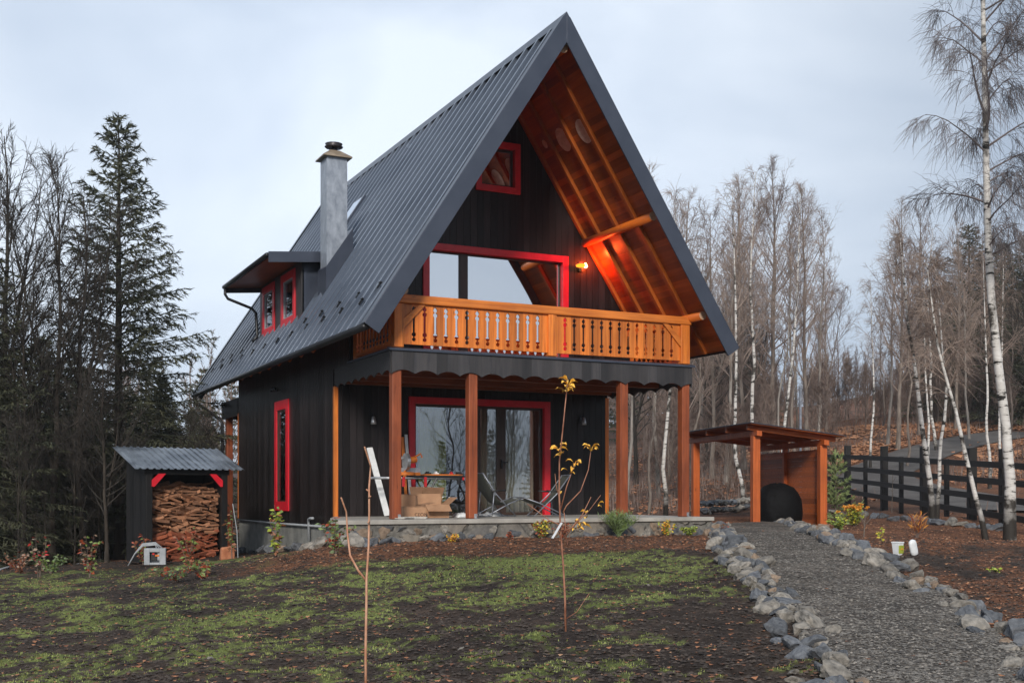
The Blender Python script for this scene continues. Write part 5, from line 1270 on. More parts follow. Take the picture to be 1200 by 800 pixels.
bent('birch_tree', 41, 11, .085, 25.5, [1094, 1090, 1083, 1077, 1071, 1064, 1055], [608, 565, 520, 470, 420, 380, 280], 'white birch in front of the fence, left stem of the close pair')
bent('birch_tree', 42, 10, .060, 25.7, [1097, 1101, 1101, 1107, 1110, 1105, 1096], [608, 565, 525, 490, 450, 420, 300], 'slim white birch in front of the fence, right stem of the close pair')
bent('birch_tree', 43, 9.5, .062, 20.5, [1158, 1143, 1131, 1120, 1108, 1098, 1085], [633, 580, 530, 480, 440, 400, 300], 'slender birch leaning to the left in front of the fence')
bent('birch_tree', 44, 12, .075, 31, [780, 782, 776, 780, 785, 790, 792], [608, 585, 560, 510, 460, 380, 230], 'white birch trunk seen between the last two porch posts', spread=.2)
bent('birch_tree', 45, 13, .09, 38, [874, 868, 862, 861, 863, 862, 858], [590, 560, 545, 500, 430, 350, 220], 'straight white birch seen through the open shelter', spread=.2)
bent('birch_tree', 46, 13, .085, 44, [916, 918, 922, 925, 929, 934, 938], [560, 505, 480, 450, 420, 350, 220], 'tall birch with a forking pale trunk behind the shelter roof', spread=.22, tr='birch')
bent('birch_tree', 47, 12, .06, 45, [912, 913, 911, 914, 922, 924, 930], [560, 505, 480, 450, 425, 390, 240], 'thin pale birch just left of the forking birch', spread=.18, tr='bark_l')
bent('birch_tree', 48, 9, .07, 50, [1020, 1022, 1024, 1024, 1023, 1022, 1020], [522, 500, 480, 450, 420, 400, 330], 'small pale birch on the leaf-covered slope above the road', spread=.18)
bent('birch_tree', 49, 12, .075, 40, [1159, 1161, 1155, 1158, 1156, 1152], [590, 540, 500, 460, 430, 300], 'thin white birch behind the fence, just left of the big birch')
bent('birch_tree', 50, 12, .07, 42, [1172, 1172, 1171, 1172, 1174, 1176], [590, 540, 500, 460, 430, 300], 'thin white birch behind the big birch trunk')
bent('birch_tree', 51, 12, .06, 38, [1088, 1087, 1089, 1086, 1084, 1082], [575, 540, 500, 460, 430, 300], 'thin pale birch behind the birch pair, beyond the fence')
# --- right woods: one tree per entry (pixel of foot, distance, pixel row of its top)
TL = [('thin1',772,46,205),('beech1',800,44,235),('thin2',812,40,300),('beech2',834,52,250),('thin1',850,48,230),('beech1',872,56,215),('birch2',888,47,205),('beech2',905,62,200),('thin2',925,50,250),
      ('beech1',946,60,225),('thin1',958,54,250),('beech2',968,70,320),('thin2',760,38,330),('dark1',828,60,330),('dark2',880,68,320),('thin1',1040,60,262),('beech1',1052,58,245),('beech2',1078,64,250),
      ('thin2',1062,50,290),('birch2',1098,56,270),('beech1',1120,66,262),('thin1',1136,60,285),('beech2',1150,72,270),('thin2',1188,52,300),('dark2',1205,50,280),('beech1',1225,58,250),
      ('thin1',990,78,410),('beech2',1005,84,420),('thin2',1034,70,350),('dark1',745,58,300),('thin1',735,50,300),('thin2',786,60,260),('thin1',820,66,290),('beech2',862,74,290),('thin2',895,76,300),('thin1',935,80,330),('beech1',962,86,380)]
lab = {'beech1': 'tall upswept bare tree', 'beech2': 'broad bare tree', 'thin1': 'slim pale-barked bare tree', 'thin2': 'slim brown bare tree', 'dark1': 'dark bushy bare tree', 'dark2': 'dark forked bare tree', 'birch2': 'tall slim birch', 'birch1': 'tall birch'}
for k, u, d_, vt in TL:
    p = ud(u, d_); h = height_at(u, vt, d_, p); pr = B[k]; h0 = {'beech1':14,'beech2':13,'thin1':12,'thin2':12,'dark1':9,'dark2':10,'birch2':12}[k]
    ORD = ['first','second','third','fourth','fifth','sixth','seventh','eighth','ninth','tenth','eleventh','twelfth']
    nth = ORD[sorted(x_[1] for x_ in TL if x_[0] == k).index(u)]
    where = '%s of its kind from the left in the right woods' % nth if 1 else 'just right of the house' if u < 850 else ('in the middle of the woods behind the shelter' if u < 1000 else 'in the woods beyond the road')
    put_tree(pr, p, h/h0*U(.94,1.04), '%s, %s' % (lab[k], where), 'tree', 'bare trees of the woods on the right', sz=h/h0)
for u, d_, vt, lb in [(1136,74,262,'dark spruce with the tallest top among bare trees beyond the road'),(1175,78,285,'dark spruce just right of the big birch top'),(1108,90,330,'dark spruce half hidden by bare trees left of the tallest one'),(1205,66,275,'dark spruce at the right picture edge'),(868,80,345,'dark spruce among the bare trees behind the shelter'),(1152,84,300,'dark spruce close behind the tallest spruce')]:
    p = ud(u, d_); h = height_at(u, vt, d_, p); put_tree(S2 if u % 2 else S1, p, h/(9 if u % 2 else 11)*1.25, lb, 'tree', 'spruces of the right woods', sz=h/(9 if u % 2 else 11))
# undergrowth behind the house and in the woods
for i in range(90):
    u = U(725, 1250); d_ = U(38, 75)
    a_ = (u-600)/F*d_
    if 11.0 < a_ < 26 and d_ < 72: d_ = U(66, 80)
    p = ud(u, d_); put_tree(B['brush'], p, U(.55, 1.0), ('tangle of bare brown brush behind the open shelter' if 800 < u < 980 else ('tangle of bare brown brush right behind the house' if u <= 800 else 'tangle of bare brown brush beyond the board fence')), 'shrub', 'bare brush in the right woods')
# --- left woods
bigp = ud(140, 30); hS = height_at(140, 132, 30, bigp); put_tree(S1 if S1.name not in _used else S1, bigp, hS/11*1.0, 'tallest dark spruce with drooping branches left of the house', 'tree', sz=hS/11)
for i, (u, d_, vt, k, lb) in enumerate([(-25,26,255,'s1','dark spruce cut by the left picture edge'),(48,33,395,'s3','thin half-bare young spruce left of the tallest spruce'),(190,34,440,'s2','short broad spruce at the right foot of the tallest spruce'),(95,36,430,'s2','dark spruce low behind the bare tree left of the tallest spruce'),(10,36,420,'s2','dark low spruce near the left edge'),(225,42,480,'s2','low spruce seen beside the corner of the house'),(245,50,500,'s3','small distant spruce showing under the left eave'),(60,44,450,'s1','mid-sized spruce in the back row of the left woods'),(150,46,450,'s1','mid-sized spruce hidden behind the tallest spruce'),(-60,34,330,'s1','tall spruce just outside the left picture edge'),(120,40,470,'s3','small spruce behind the woodshed roof'),(25,30,500,'s3','small dense spruce in the dark left corner'),(165,33,500,'s3','small dense spruce directly behind the woodshed'),(205,37,500,'s3','small dense spruce between woodshed and house'),(80,31,520,'s3','small dark spruce under the bare tree'),(-10,29,520,'s3','small dark spruce lowest at the left edge')]):
    p = ud(u, d_); h = height_at(u, vt, d_, p); pr, h0 = {'s1': (S1, 11), 's2': (S2, 9), 's3': (S3, 6)}[k]; put_tree(pr, p, h/h0*(1.5 if h < 5 else 1.15), lb, 'tree', 'spruces of the left woods', sz=h/h0)
for i, (k, u, d_, vt, lb) in enumerate([('dark2',5,28,160,'tall bare tree with crooked limbs at the left picture edge'),('dark1',62,27,205,'slender dark bare tree between left edge and tallest spruce'),('dark2',98,27.5,230,'bare tree right beside the left side of the tallest spruce'),('dark1',125,26.5,400,'small dark bare tree in front of the tallest spruce'),('thin1',200,34,420,'thin bare tree between the tallest spruce and the house'),('dark2',30,26,330,'low crooked bare tree in the dark left corner'),('thin2',240,44,430,'distant thin bare tree showing beside the left eave')]):
    p = ud(u, d_); h = height_at(u, vt, d_, p); h0 = {'beech1':14,'dark1':9,'dark2':10,'thin1':12,'thin2':12}[k]
    put_tree(B[k], p, h/h0*1.0, lb, 'tree', 'bare trees of the left woods', sz=h/h0)
for i in range(60):
    u = U(-80, 250); d_ = U(24.5, 42); p = ud(u, d_)
    if d_ < 27 and u > 120: continue
    put_tree(B['brushd'] if i % 2 else S3, p, U(.30, .62) if i % 2 == 0 else U(.4, .75), ('small dark spruce seedling in the left woods' if i % 2 == 0 else 'dark bare brush in the left woods') + (' left of the tallest spruce' if u < 100 else ' behind the woodshed'), 'shrub', 'undergrowth in the left woods')
# --- far woods that read as one mass
def merge(gs, name, mat, kind):
    V = []; Fq = []; n = 0
    for (v, f), p, s, rz in gs:
        c, s_ = math.cos(rz), math.sin(rz); w = v*s; w = np.stack([w[:,0]*c-w[:,1]*s_+p[0], w[:,0]*s_+w[:,1]*c+p[1], w[:,2]+p[2]], 1); V.append(w); Fq.append(f+n); n += len(v)
    o = np_obj(name, np.concatenate(V), np.concatenate(Fq), mat); return tag(o, kind=kind)
cheap = [bare_tree(70+i, 11, .12, .30, .12, 22, (42, 66), .5, 6, 4, 0, twig_r=.011, trunk_n=4) for i in range(3)]
gs = []
for i in range(420):
    u = U(690, 1330); d_ = U(74, 170)
    if 945 < u < 1045 and (d_ > 115 or i % 2): continue
    p = ud(u, d_); g = cheap[i % 3]; s = U(.6, 1.0) if not 900 < u < 1060 else U(.4, .6)
    tv, tf = g['trunk']; cv, cf = g['crown']; gs.append(((np.concatenate([tv, cv]), np.concatenate([tf, cf+len(tv)])), p, s, U(0, 6)))
for i in range(60):
    u = U(-200, 280); d_ = U(60, 120); p = ud(u, d_); g = cheap[i % 3]; tv, tf = g['trunk']; cv, cf = g['crown']; gs.append(((np.concatenate([tv, cv]), np.concatenate([tf, cf+len(tv)])), p, U(.7, 1.0), U(0, 6)))
o = merge(gs, 'far_woods', M['twig'], 'stuff'); tag(o, 'far-off mass of bare brown trees covering the hillside', 'woods')
sp = spruce(77, 10, .12, .24, 20, 5, .4, .45, nl=.22); gs = []
for i in range(70):
    u = R.choice([U(-250, 280), U(-250, 280), U(700, 900), U(1090, 1350)]); d_ = U(60, 130) if u < 300 else U(95, 190); p = ud(u, d_); gs.append((sp['crown'], p, U(.7, 1.05), U(0, 6)))
o = merge(gs, 'far_spruces', M['spruce'], 'stuff'); tag(o, 'far-off mass of dark spruces behind the bare woods', 'woods')
# the edge of the woods behind the photographer, seen in the window glass
gs = []
for i in range(90):
    a_ = -90+i*2.0+U(-1, 1); p = ad(a_, -U(20, 45)); s = U(.8, 1.25); g = cheap[i % 3]; tv, tf = g['trunk']; cv, cf = g['crown']; gs.append(((np.concatenate([tv, cv]), np.concatenate([tf, cf+len(tv)])), p, s, U(0, 6)))
o = merge(gs, 'woods_edge', M['twig_d'], 'stuff'); tag(o, 'bare trees mirrored in the patio glass', 'woods')
gs = []
for i in range(50):
    p = ad(-90+i*3.6+U(-2, 2), -U(24, 50)); gs.append((sp['crown'], p, U(.5, 1.0), U(0, 6)))
o = merge(gs, 'spruce_edge', M['spruce'], 'stuff'); tag(o, 'spruces mirrored in the patio glass', 'woods')

# ------------------------------------------------------------------ garden plants
def leafy(name, p, h, r, n, cols, label, cat='plant', stems=7, ls=.035, up=.6, stemcol='twig', group=None, top=None, blade=False, lo_=.15):
    """stems with many separate leaves; cols: list of material names"""
    t = empty(name, p, 0, label, cat, group); mb = MB(); pts = []
    for s in range(stems):
        az = U(0, 6.28); sp_ = U(.2, 1)*r; q = [(0+U(-.02,.02), U(-.02,.02), -.02)]
        for k in range(1, 5): f = k/4; q.append((math.cos(az)*sp_*f**1.3+U(-.02,.02), math.sin(az)*sp_*f**1.3+U(-.02,.02), h*f*U(.85,1.05)*(1-.25*(sp_/r)**2)))
        mb.tube(q, [.006, .005, .004, .003, .002], 4, False); pts.append(q)
    mb.build('stem', M[stemcol], t)
    for ci, c in enumerate(cols):
        mb = MB()
        for k in range(n//len(cols)):
            q = R.choice(pts); f = U(lo_, 1)*3.999; i = int(f); a = Vector(q[i]).lerp(Vector(q[i+1]), f-i)
            if top is not None and ci == len(cols)-1: a = Vector(R.choice(pts)[-1])+Vector((U(-.03,.03), U(-.03,.03), U(-.02,.02)))
            d = Vector((U(-1,1), U(-1,1), U(-.4,1)*up+ (0.9 if blade else 0))).normalized(); s_ = d.cross(Vector((U(-1,1), U(-1,1), U(-1,1)))).normalized(); L_ = ls*U(.7,1.4)*(2.6 if blade else 1); w_ = L_*(.035 if blade else .28)
            mb.face([a, a+d*L_*.5+s_*w_, a+d*L_+Vector((0,0,-L_*.15)), a+d*L_*.5-s_*w_])
        mb.build('foliage', M[c], t, recalc=False)
    return t
for nm, c1_, c2_ in (('lf_red', (.22,.035,.018), (.36,.08,.03)), ('lf_green', (.10,.16,.035), (.22,.30,.08)), ('lf_yell', (.45,.38,.04), (.65,.52,.06)), ('lf_orange', (.65,.24,.03), (.80,.38,.05)), ('lf_lime', (.25,.32,.03), (.42,.46,.06)), ('lf_grey', (.09,.14,.06), (.18,.24,.11)), ('lf_brown', (.18,.07,.035), (.32,.13,.06)), ('lf_bred', (.40,.02,.02), (.5,.04,.03)), ('lf_pale', (.22,.14,.10), (.34,.24,.18))):
    M[nm] = noise_mat(nm+'_leaves', c1_, c2_, (30,30,30), .6, 0, rvar=0)
def g_(u, v): return gd(at(u, v))
def fr(u, v, Y=-.62): q = onY(u, v, Y); return gd((q.x, q.y, 0))
leafy('shrub', fr(636,628), .34, .20, 420, ['lf_red', 'lf_green', 'lf_yell'], 'small red and green shrub by the terrace wall, left of leafy sapling', 'shrub', 12, .05)
leafy('shrub', fr(660,632,-.8), .30, .18, 220, ['lf_red', 'lf_brown'], 'small dark red shrub right behind the foot of the leafy sapling', 'shrub', 12, .045)
leafy('grass_tuft', fr(725,630), .42, .36, 1500, ['lf_grey', 'lf_green'], 'round grey-green tuft of fine leaves in front of the terrace wall', 'plant', 60, .05, stemcol='lf_grey', blade=True)
leafy('shrub', fr(781,629), .28, .20, 340, ['lf_lime', 'lf_yell', 'lf_orange'], 'small yellow-orange leafed shrub by the right part of the terrace', 'shrub', 10, .045)
leafy('shrub', fr(807,628), .16, .24, 320, ['lf_lime', 'lf_green'], 'low lime green cushion plant at the right end of the terrace', 'plant', 16, .05)
leafy('shrub', fr(850,617,-.2), .22, .12, 80, ['lf_red', 'lf_brown'], 'tiny red-brown plant beside the shelter post', 'plant', 6, .04)
leafy('shrub', g_(598,632), .16, .12, 120, ['lf_red', 'lf_brown'], 'tiny rust red plant at foot of terrace wall, left of the red-green shrub', 'plant', 6, .04)
leafy('shrub', fr(530,634,-.65), .14, .20, 160, ['lf_orange', 'lf_yell'], 'low orange-yellow plant at the foot of the left terrace wall', 'plant', 8, .04)
leafy('shrub', g_(1002,616), .45, .42, 900, ['lf_lime', 'lf_green', 'lf_yell', 'lf_orange'], 'yellow-green shrub with orange tips beside the gravel path', 'shrub', 22, .06, top=1)
leafy('shrub', g_(984,621), .26, .30, 340, ['lf_lime', 'lf_green'], 'low lime green plant touching the left of the orange-tipped shrub', 'plant', 14, .06)
leafy('shrub', g_(1075,631), .40, .24, 340, ['lf_red', 'lf_orange', 'lf_brown'], 'feathery rust-orange plant on the bed in front of the birch pair', 'plant', 26, .05, blade=True)
leafy('shrub', g_(1033,635), .22, .05, 40, ['lf_yell', 'lf_lime'], 'tiny upright yellow-green seedling on the right bed', 'plant', 3, .05)
leafy('shrub', g_(1168,672), .06, .14, 60, ['lf_green', 'lf_lime'], 'flat green weed on the bare soil of the right bed', 'plant', 6, .04)
leafy('seedling', g_(325,655), .85, .16, 130, ['lf_green', 'lf_lime', 'lf_brown'], 'leafy green seedling in front of the foundation wall', 'plant', 5, .085)
leafy('seedling', g_(393,653), .62, .30, 210, ['lf_green', 'lf_red', 'lf_grey'], 'bushy red-green seedling before the corner of the foundation', 'plant', 8, .07)
leafy('seedling', g_(272,655), 1.05, .14, 70, ['lf_green', 'lf_brown'], 'tall thin leafy seedling beside the white stake', 'plant', 3, .08)
leafy('seedling', g_(45,676), .85, .22, 90, ['lf_bred', 'lf_pale', 'lf_green'], 'straggly plant with a bright red top leaf, far left', 'plant', 4, .075)
leafy('seedling', g_(106,678), .80, .20, 150, ['lf_green', 'lf_red', 'lf_pale'], 'straggly plant with green lower leaves and red tip, left of woodshed', 'plant', 5, .075)
leafy('shrub', g_(60,672), .35, .5, 260, ['lf_grey', 'lf_green'], 'low green weeds at the dark left edge of the lawn', 'plant', 12, .06)
leafy('shrub', g_(22,672), .40, .4, 240, ['lf_red', 'lf_brown', 'lf_pale'], 'low rust-red plants at the left edge of the lawn', 'plant', 12, .06)
leafy('shrub', g_(168,664), .55, .22, 170, ['lf_red', 'lf_brown', 'lf_green'], 'red leafed plant in front of the woodshed left post', 'plant', 6, .07)
leafy('shrub', g_(222,668), .65, .24, 200, ['lf_red', 'lf_brown', 'lf_green'], 'red-brown sapling with sparse leaves in front of the firewood', 'plant', 6, .065)
leafy('shrub', g_(238,675), .28, .35, 200, ['lf_brown', 'lf_red', 'lf_green'], 'low red-brown weeds in front of the woodshed right part', 'plant', 8, .06)
leafy('shrub', g_(205,680), .22, .4, 200, ['lf_green', 'lf_red', 'lf_grey'], 'low mixed weeds in front of the grey electrical box', 'plant', 10, .05)
# young pine beside the shelter
yp = tree_proto(spruce(90, 2.2, .03, .40, 11, 5, .05, .9, nm=('bark', 'pine_l'), nl=.12, gap=.2), 'young_pine'); p = gd(ad(7.55, 27.2)); put_tree(yp, p, .60, 'small soft green pine between the shelter and the fence', 'tree', sz=.72)
# --- saplings
def sapling(p, d_, paths, leaves, label, mat, lf=True):
    """paths in (right, up) metres in the vertical plane facing the lawn"""
    t = empty('sapling', p, 0, label, 'tree'); first = True
    for pts, r0_, r1_ in paths:
        mb = MB(); q = []
        for i, (a, z) in enumerate(pts): yy = U(-.03,.03)*i; q.append((a*RX+WX*yy, a*RY+WY*yy, z))
        # extra knots
        mb.tube(q, [r0_+(r1_-r0_)*i/(len(q)-1) for i in range(len(q))], 7, True); mb.build('trunk' if first else 'branch', M[mat], t, True); first = False
    for (a, z, n, s_) in (leaves or []):
        for k in range(n):
            mb = MB(); s2 = s_*.98
            az = U(0, 6.28); c = Vector((a*RX, a*RY, z)); d = Vector((math.cos(az), math.sin(az), U(-.25,.5))).normalized(); sd_ = (d.cross(Vector((0,0,1)))+Vector((0,0,U(-.7,.7)))).normalized(); L_ = s2*U(.8,1.25); w_ = L_*.24; up = Vector((0,0,1))
            st = c+d*L_*.12+Vector((0,0,U(-.03,.03)))
            a0, m1, m2, tp_ = st, st+d*L_*.35+up*L_*.12, st+d*L_*.7+up*L_*.08, st+d*L_-up*L_*.12
            mb.add([a0, m1+sd_*w_+up*.01, m2+sd_*w_*.8+up*.01, tp_, m2-sd_*w_*.8+up*.01, m1-sd_*w_+up*.01, m1, m2], [(0,1,6),(1,2,7,6),(2,3,7),(0,6,5),(6,7,4,5),(7,3,4)])
            mb.build('leaf', M['lf_gold'], t, recalc=False)
    return t
M['lf_gold'] = noise_mat('golden_leaves', (.78,.36,.03), (.92,.58,.10), (30,30,30), .5, 0, rvar=0)
M['sapbark'] = noise_mat('reddish_sapling_bark', (.22,.08,.045), (.42,.20,.12), (20,20,8), .55, .2)
M['sapbark2'] = noise_mat('tan_sapling_bark', (.40,.17,.09), (.62,.36,.24), (20,20,8), .55, .2)
dB = 10.0; pB = gd(ud(663, dB))
def pc(u, v, base, ub, d): return ((u-ub)/F*d, CZ+(V0-v)/F*d-base.z)
c_ = lambda u, v: pc(u, v, pB, 663, dB)
bp_ = [([(0,-.05), c_(662,700), c_(660,660), c_(657,620), c_(655,580), c_(656,540), c_(659,500), c_(664,460), c_(666,448)], .010, .004),
       ([c_(661,622), c_(670,618), c_(682,603), c_(692,582)], .007, .003), ([c_(657,597), c_(664,570), c_(673,545)], .006, .003),
       ([c_(660,600), c_(664,592), c_(680,575), c_(690,550), c_(693,528)], .006, .003), ([c_(660,616), c_(645,610), c_(618,590)], .006, .003),
       ([c_(657,590), c_(652,570), c_(650,555)], .005, .002), ([c_(661,630), c_(676,612), c_(690,598), c_(703,580)], .005, .002), ([c_(661,600), c_(665,640), c_(668,625)], .004, .002),
       ([c_(663,725), c_(676,716), c_(690,694)], .004, .002)]
lv = [(*c_(664,456), 9, .085), (*c_(666,449), 5, .08), (*c_(655,524), 7, .075), (*c_(657,532), 3, .07), (*c_(693,526), 8, .075), (*c_(673,545), 7, .075), (*c_(666,553), 2, .07), (*c_(657,580), 1, .08), (*c_(680,612), 5, .075), (*c_(688,604), 3, .07), (*c_(700,590), 2, .06), (*c_(676,618), 4, .07)]
sB = sapling(pB, dB, bp_, lv, 'young sapling with yellow-orange leaves standing in the lawn before the terrace', 'sapbark')
a_, z_ = c_(658,612); b_, w_ = c_(647,630)
mb = MB(); mb.beam((a_*RX-WX*.03, a_*RY-WY*.03, z_), (b_*RX-WX*.06, b_*RY-WY*.06, w_), .004, .035, (0,1,0)); mb.build('paper_tag', M['white'], sB)
dA = 7.4; pA = gd(ud(429, dA)); c_ = lambda u, v: pc(u, v, pA, 429, dA)
ap = [([(0,-.05), c_(429,760), c_(430,700), c_(430,680), c_(431,640), c_(432,600), c_(433,570), c_(432,545), c_(431,525)], .009, .005), ([c_(430,681), c_(420,668), c_(411,650), c_(405,625), c_(403,600), c_(402,583)], .008, .005),
      ([c_(432,583), c_(435,581)], .006, .004), ([c_(432,575), c_(429,573)], .006, .004), ([c_(431,612), c_(433,610)], .005, .003), ([c_(411,650), c_(413,656)], .004, .003)]
sapling(pA, dA, ap, None, 'bare thin sapling stick with one side branch in the left foreground', 'sapbark2')
# small twigs in front-left
for u, v, h_, lb in ((205,650,.55,'bare reddish twig sapling in front of the firewood'), (1045,600,1.1,'thin dark bare sapling before the fence'), (1012,628,.4,'thin dry stalk on the right bed beside the yellow-green shrub')):
    p = g_(u, v); t = empty('bare_sapling', p, 0, lb, 'plant'); mb = MB(); mb.tube([(0,0,-.05),(.02,0,h_*.5),(.06,.02,h_)], [.012,.009,.004], 5); mb.build('trunk', M['bark'], t)
    for k in range(5):
        z = h_*U(.3,.9); a = U(0,6.28); mb = MB(); mb.tube([(.03,0,z),(.03+math.cos(a)*.12,math.sin(a)*.12,z+.15)], [.006,.003], 4); mb.build('branch', M['bark'], t)
# --- container and bottle on the right bed
p = g_(1052,652); t = empty('plant_pot', p, .2, 'small white tub with green-yellow label on the right bed', 'tub')
mb = MB(); mb.hexa([(-.045,-.045,0),(.045,-.045,0),(.045,.045,0),(-.045,.045,0),(-.06,-.06,.17),(.06,-.06,.17),(.06,.06,.17),(-.06,.06,.17)]); mb.build('tub', M['white'], t, bevel=.008)
mb = MB(); mb.box(-.064,.064,-.064,.064,.171,.19); mb.build('rim', M['white'], t, bevel=.004)
mb = MB(); mb.hexa([(-.051,-.056,.03),(.051,-.056,.03),(.051,-.05,.03),(-.051,-.05,.03),(-.058,-.0635,.14),(.058,-.0635,.14),(.058,-.056,.14),(-.058,-.056,.14)]); mb.build('wrapper', M['lf_lime'], t)
mb = MB(); 
for k in range(3): mb.lathe([(.012,0),(.012,.003)], 8)
o = MB()
for k in range(3): o.tube([(-.01+.018*k, -.066, .085+.012*(k==1)), (-.01+.018*k, -.061, .085+.012*(k==1))], .009, 8)
o.build('flower_print', M['lf_orange'], t)
p = g_(1071,653); mb = MB(); mb.lathe([(.03,0),(.058,.012),(.064,.06),(.064,.17),(.055,.205),(.02,.225)], 14); o = mb.build('plastic_bottle', M['white'], smooth=True); o.location = p+Vector((.02,0,.0)); o.rotation_euler = (0, -.28, 0); o.scale = (1, .6, 1); tag(o, 'flat white plastic bottle stuck tilted in the soil of the right bed', 'bottle')

# ------------------------------------------------------------------ ground clutter (stuff)
def scatter(n, amin, amax, dmin, dmax, keep):
    d = np.sqrt(NP.uniform(dmin**2, dmax**2, n*3))*1.0; d = NP.uniform(0, 1, n*3)**1.6*(dmax-dmin)+dmin; a = NP.uniform(-1, 1, n*3)*(d*.46+.4); k = (a > amin) & (a < amax); a, d = a[k], d[k]; x, y = to_xy(a, d); m_ = keep(x, y, a, d); x, y, d = x[m_][:n], y[m_][:n], d[m_][:n]; return x, y, d
def onhouse(x, y): return (x > -1.1) & (x < 6.3) & (y > -.38) & (y < 11.1)
def tris(x, y, z, d, size, mat, name, lab_, cat_, blades=1, hgt=1.0, wid=.2, flat=False, lean=.5):
    n = len(x); az = NP.uniform(0, 2*np.pi, n); s = size*NP.uniform(.6, 1.3, n)
    if not flat:
        tip = np.stack([x+np.cos(az)*s*lean, y+np.sin(az)*s*lean, z+s*hgt], 1); w = s*wid; px_, py_ = -np.sin(az)*w, np.cos(az)*w
        V = np.stack([np.stack([x-px_, y-py_, z-.005], 1), np.stack([x+px_, y+py_, z-.005], 1), tip], 1).reshape(-1, 3); Fv = np.arange(3*n).reshape(-1, 3)
    else:
        ca, sa = np.cos(az), np.sin(az); tl = NP.uniform(-.35, .35, n); cu = NP.uniform(.1, .5, n)*s
        def c_(u_, v_, h_): return np.stack([x+(ca*u_-sa*v_)*s, y+(sa*u_+ca*v_)*s, z+.006+h_], 1)
        V = np.stack([c_(-.5, 0, cu*.6), c_(0, -.27, cu*.0+.3*tl*s*.0), c_(.5, 0, cu*.8), c_(0, .27, cu*.3)], 1).reshape(-1, 3); Fv = np.arange(4*n).reshape(-1, 4)
    o = np_obj(name, V, Fv, mat); return tag(o, lab_, cat_, kind='stuff')
def kmoss(x, y, a, d): mo_, _ = masks(x, y); return (NP.random(len(x)) < mo_) & ~onhouse(x, y) & ~in_path(x, y)
x, y, d = scatter(90000, -12, 6, 7.0, 20, kmoss)
M['grass'] = noise_mat('short_moss_grass', (.115,.135,.038), (.33,.37,.12), (2.5,2.5,2.5), .85, 0, rvar=0)
tris(x, y, gzz(x, y), d, .017, M['grass'], 'grass', 'short sparse moss and grass in patches over the dark soil', 'grass', hgt=.8, wid=.28, lean=.6)
def kmul(x, y, a, d): _, mu_ = masks(x, y); return (NP.random(len(x)) < mu_*.9+.11) & ~onhouse(x, y) & (~in_path(x, y) | (NP.random(len(x)) < .05))
x, y, d = scatter(24000, -12, 12, 7.0, 27, kmul)
M['leaf1'] = noise_mat('dry_rust_leaves', (.22,.085,.038), (.44,.21,.11), (3,3,3), .8, 0, rvar=0); M['leaf2'] = noise_mat('pale_dry_leaves', (.32,.17,.09), (.50,.32,.20), (3,3,3), .8, 0, rvar=0)
M['leaf1b'] = noise_mat('dark_rust_mulch', (.055,.027,.017), (.21,.092,.05), (3,3,3), .85, 0, rvar=0)
zz = gzz(x, y); k1 = int(len(x)*.30); k2 = int(len(x)*.92)
tris(x[:k1], y[:k1], zz[:k1], d[:k1], .045, M['leaf1'], 'fallen_leaves', 'rust brown fallen leaves strewn over the beds and lawn', 'leaves', flat=True)
tris(x[k1:k2], y[k1:k2], zz[k1:k2], d[k1:k2], .045, M['leaf1b'], 'bark_mulch', 'dark reddish bark mulch covering the beds', 'mulch', flat=True)
tris(x[k2:], y[k2:], zz[k2:], d[k2:], .040, M['leaf2'], 'fallen_leaves', 'pale dry leaves strewn over soil and beds', 'leaves', flat=True)
# small clods and pebbles
def blobs(x, y, z, size, mat, name, lab_, cat_, sq=.6):
    n = len(x); base = np.array([(1,0,0),(-.5,.87,0),(-.5,-.87,0),(0,0,1),(0,0,-1)], float); Fb = np.array([(0,1,3),(1,2,3),(2,0,3),(1,0,4),(2,1,4),(0,2,4)])
    base = np.array([(1,0,0),(.1,1,0),(-1,.1,0),(0,-.9,0),(.1,0,.8),(0,0,-.5)], float); Fb = np.array([(0,1,4),(1,2,4),(2,3,4),(3,0,4),(1,0,5),(2,1,5),(3,2,5),(0,3,5)])
    s = size*NP.uniform(.5, 1.4, n); az = NP.uniform(0, 6.28, n); J = NP.uniform(.6, 1.25, (n, 6, 1))
    V = base[None]*J; V = V*np.stack([s*NP.uniform(.8, 1.4, n), s*NP.uniform(.6, 1, n), s*sq], 1)[:, None, :]; c, s_ = np.cos(az)[:, None], np.sin(az)[:, None]
    X_ = V[..., 0]*c-V[..., 1]*s_+x[:, None]; Y_ = V[..., 0]*s_+V[..., 1]*c+y[:, None]; Z_ = V[..., 2]+z[:, None]+(s*.15)[:, None]
    o = np_obj(name, np.stack([X_, Y_, Z_], -1).reshape(-1, 3), (Fb[None]+np.arange(n)[:, None, None]*6).reshape(-1, 3), mat); return tag(o, lab_, cat_, kind='stuff')
x, y, d = scatter(30000, -12, 12, 7.0, 20, lambda x, y, a, d: ~onhouse(x, y) & ~in_path(x, y))
M['clod'] = noise_mat('dark_soil_clods', (.020,.016,.014), (.085,.066,.055), (4,4,4), .95, .2, rvar=0)
blobs(x, y, gzz(x, y), .021, M['clod'], 'soil_clods', 'dark crumbly clods of soil scattered over the ground', 'soil')
x, y, d = scatter(34000, -2, 12, 7.0, 22, lambda x, y, a, d: in_path(x, y))
zz = ground_ad(*to_ad(x, y))+(fbm(x*1.3, y*1.3, 61, 4)-.5)*.06+.035
h_ = len(x)//3
M['gravel_d'] = noise_mat('dark_gravel_stone', (.05,.045,.041), (.12,.112,.103), (9,9,9), .85, .2, detail=3)
M['gravel_l'] = noise_mat('light_gravel_stone', (.18,.165,.145), (.33,.30,.265), (9,9,9), .85, .2, detail=3)
blobs(x[:h_], y[:h_], zz[:h_], .019, M['gravel_d'], 'gravel', 'dark crushed stones on the surface of the gravel path', 'gravel', .5)
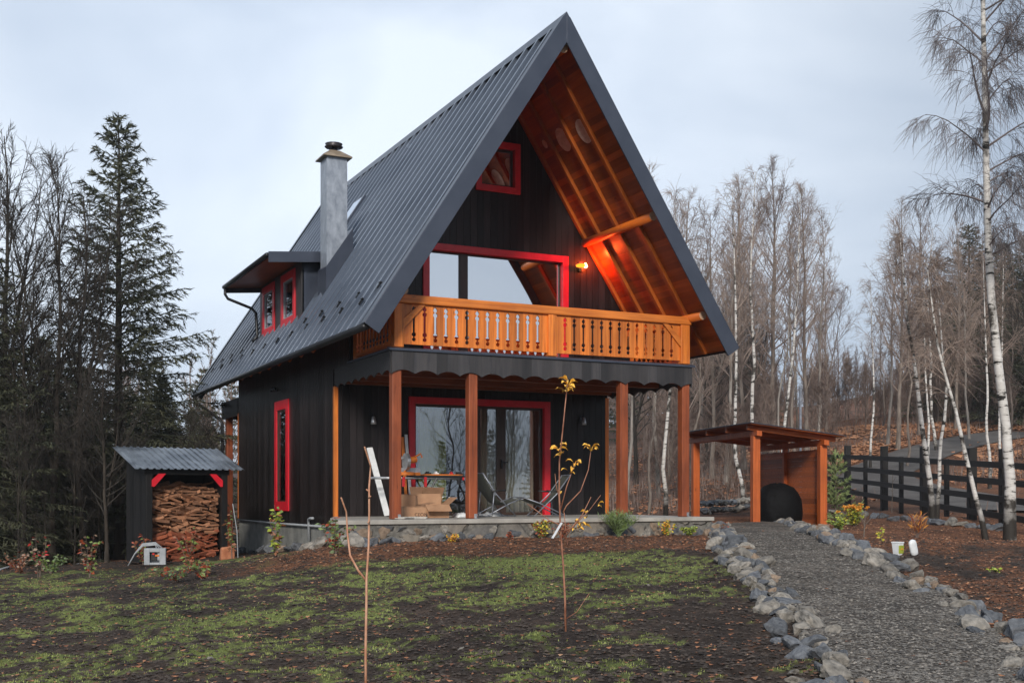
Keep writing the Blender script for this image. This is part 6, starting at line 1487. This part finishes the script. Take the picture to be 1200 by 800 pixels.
blobs(x[h_:2*h_+h_//2], y[h_:2*h_+h_//2], zz[h_:2*h_+h_//2], .019, M['gravel'], 'gravel', 'grey crushed stones on the surface of the gravel path', 'gravel', .5)
blobs(x[2*h_+h_//2:], y[2*h_+h_//2:], zz[2*h_+h_//2:], .016, M['gravel_l'], 'gravel', 'pale crushed stones on the surface of the gravel path', 'gravel', .5)

# dry stems and low growth covering the floor of the right woods
nS = 15000; dS = NP.uniform(29, 95, nS*2); aS = NP.uniform(3.5, 48, nS*2); xS, yS = to_xy(aS, dS)
_rl = np.array([to_xy(p_.x, p_.y) for p_ in rp]); okS = (aS < dS*.48) & (line_dist(xS, yS, _rl) > 2.1) & ~((aS < 11.5) & (dS < 37)) & ~onhouse(xS, yS) & (fbm(xS*.35, yS*.35, 90, 4) > .44)
xS, yS, dS = xS[okS][:nS], yS[okS][:nS], dS[okS][:nS]
tris(xS, yS, ground_ad(*to_ad(xS, yS)), dS, .38, M['lf_brown'] if 0 else M['twig'], 'dry_undergrowth', 'dry brown stems covering the floor of the right woods', 'undergrowth', hgt=1.5, wid=.045, lean=.5)
xL, yL = xS+NP.normal(size=len(xS))*.8, yS+NP.normal(size=len(xS))*.8
tris(xL, yL, ground_ad(*to_ad(xL, yL)), dS, .20, M['leaf1'], 'fallen_leaves', 'rusty fallen leaves lying between the trees of the right woods', 'leaves', flat=True)

# leaf litter on the open bank above the road
dB_ = NP.uniform(44, 84, 26000); aB_ = NP.uniform(12, 31, 26000); xB, yB = to_xy(aB_, dB_); kB = (line_dist(xB, yB, _rl) > 1.9) & (fbm(xB*.3, yB*.3, 33, 4) > .40)
xB, yB, dB_ = xB[kB][:14000], yB[kB][:14000], dB_[kB][:14000]
M['leaf3'] = noise_mat('orange_brown_litter', (.24,.10,.045), (.46,.23,.12), (.4,.4,.4), .85, 0, rvar=0)
tris(xB, yB, ground_ad(*to_ad(xB, yB)), dB_, .30, M['leaf3'], 'fallen_leaves', 'orange-brown leaf litter covering the open bank above the road', 'leaves', flat=True)

# thin damp air
hm = bpy.data.materials.new('damp_air'); hm.use_nodes = True; ht = hm.node_tree; ht.nodes.clear()
pv_ = N(ht, 'ShaderNodeVolumePrincipled'); pv_.inputs['Color'].default_value = (.86, .90, .95, 1); pv_.inputs['Density'].default_value = .0005; pv_.inputs['Anisotropy'].default_value = .2
ho = N(ht, 'ShaderNodeOutputMaterial'); ht.links.new(pv_.outputs[0], ho.inputs['Volume'])
mb = MB(); mb.box(-430, 430, -430, 520, -12, 45); tag(mb.build('haze', hm), 'thin damp haze between the near garden and the far woods', 'haze', kind='stuff')
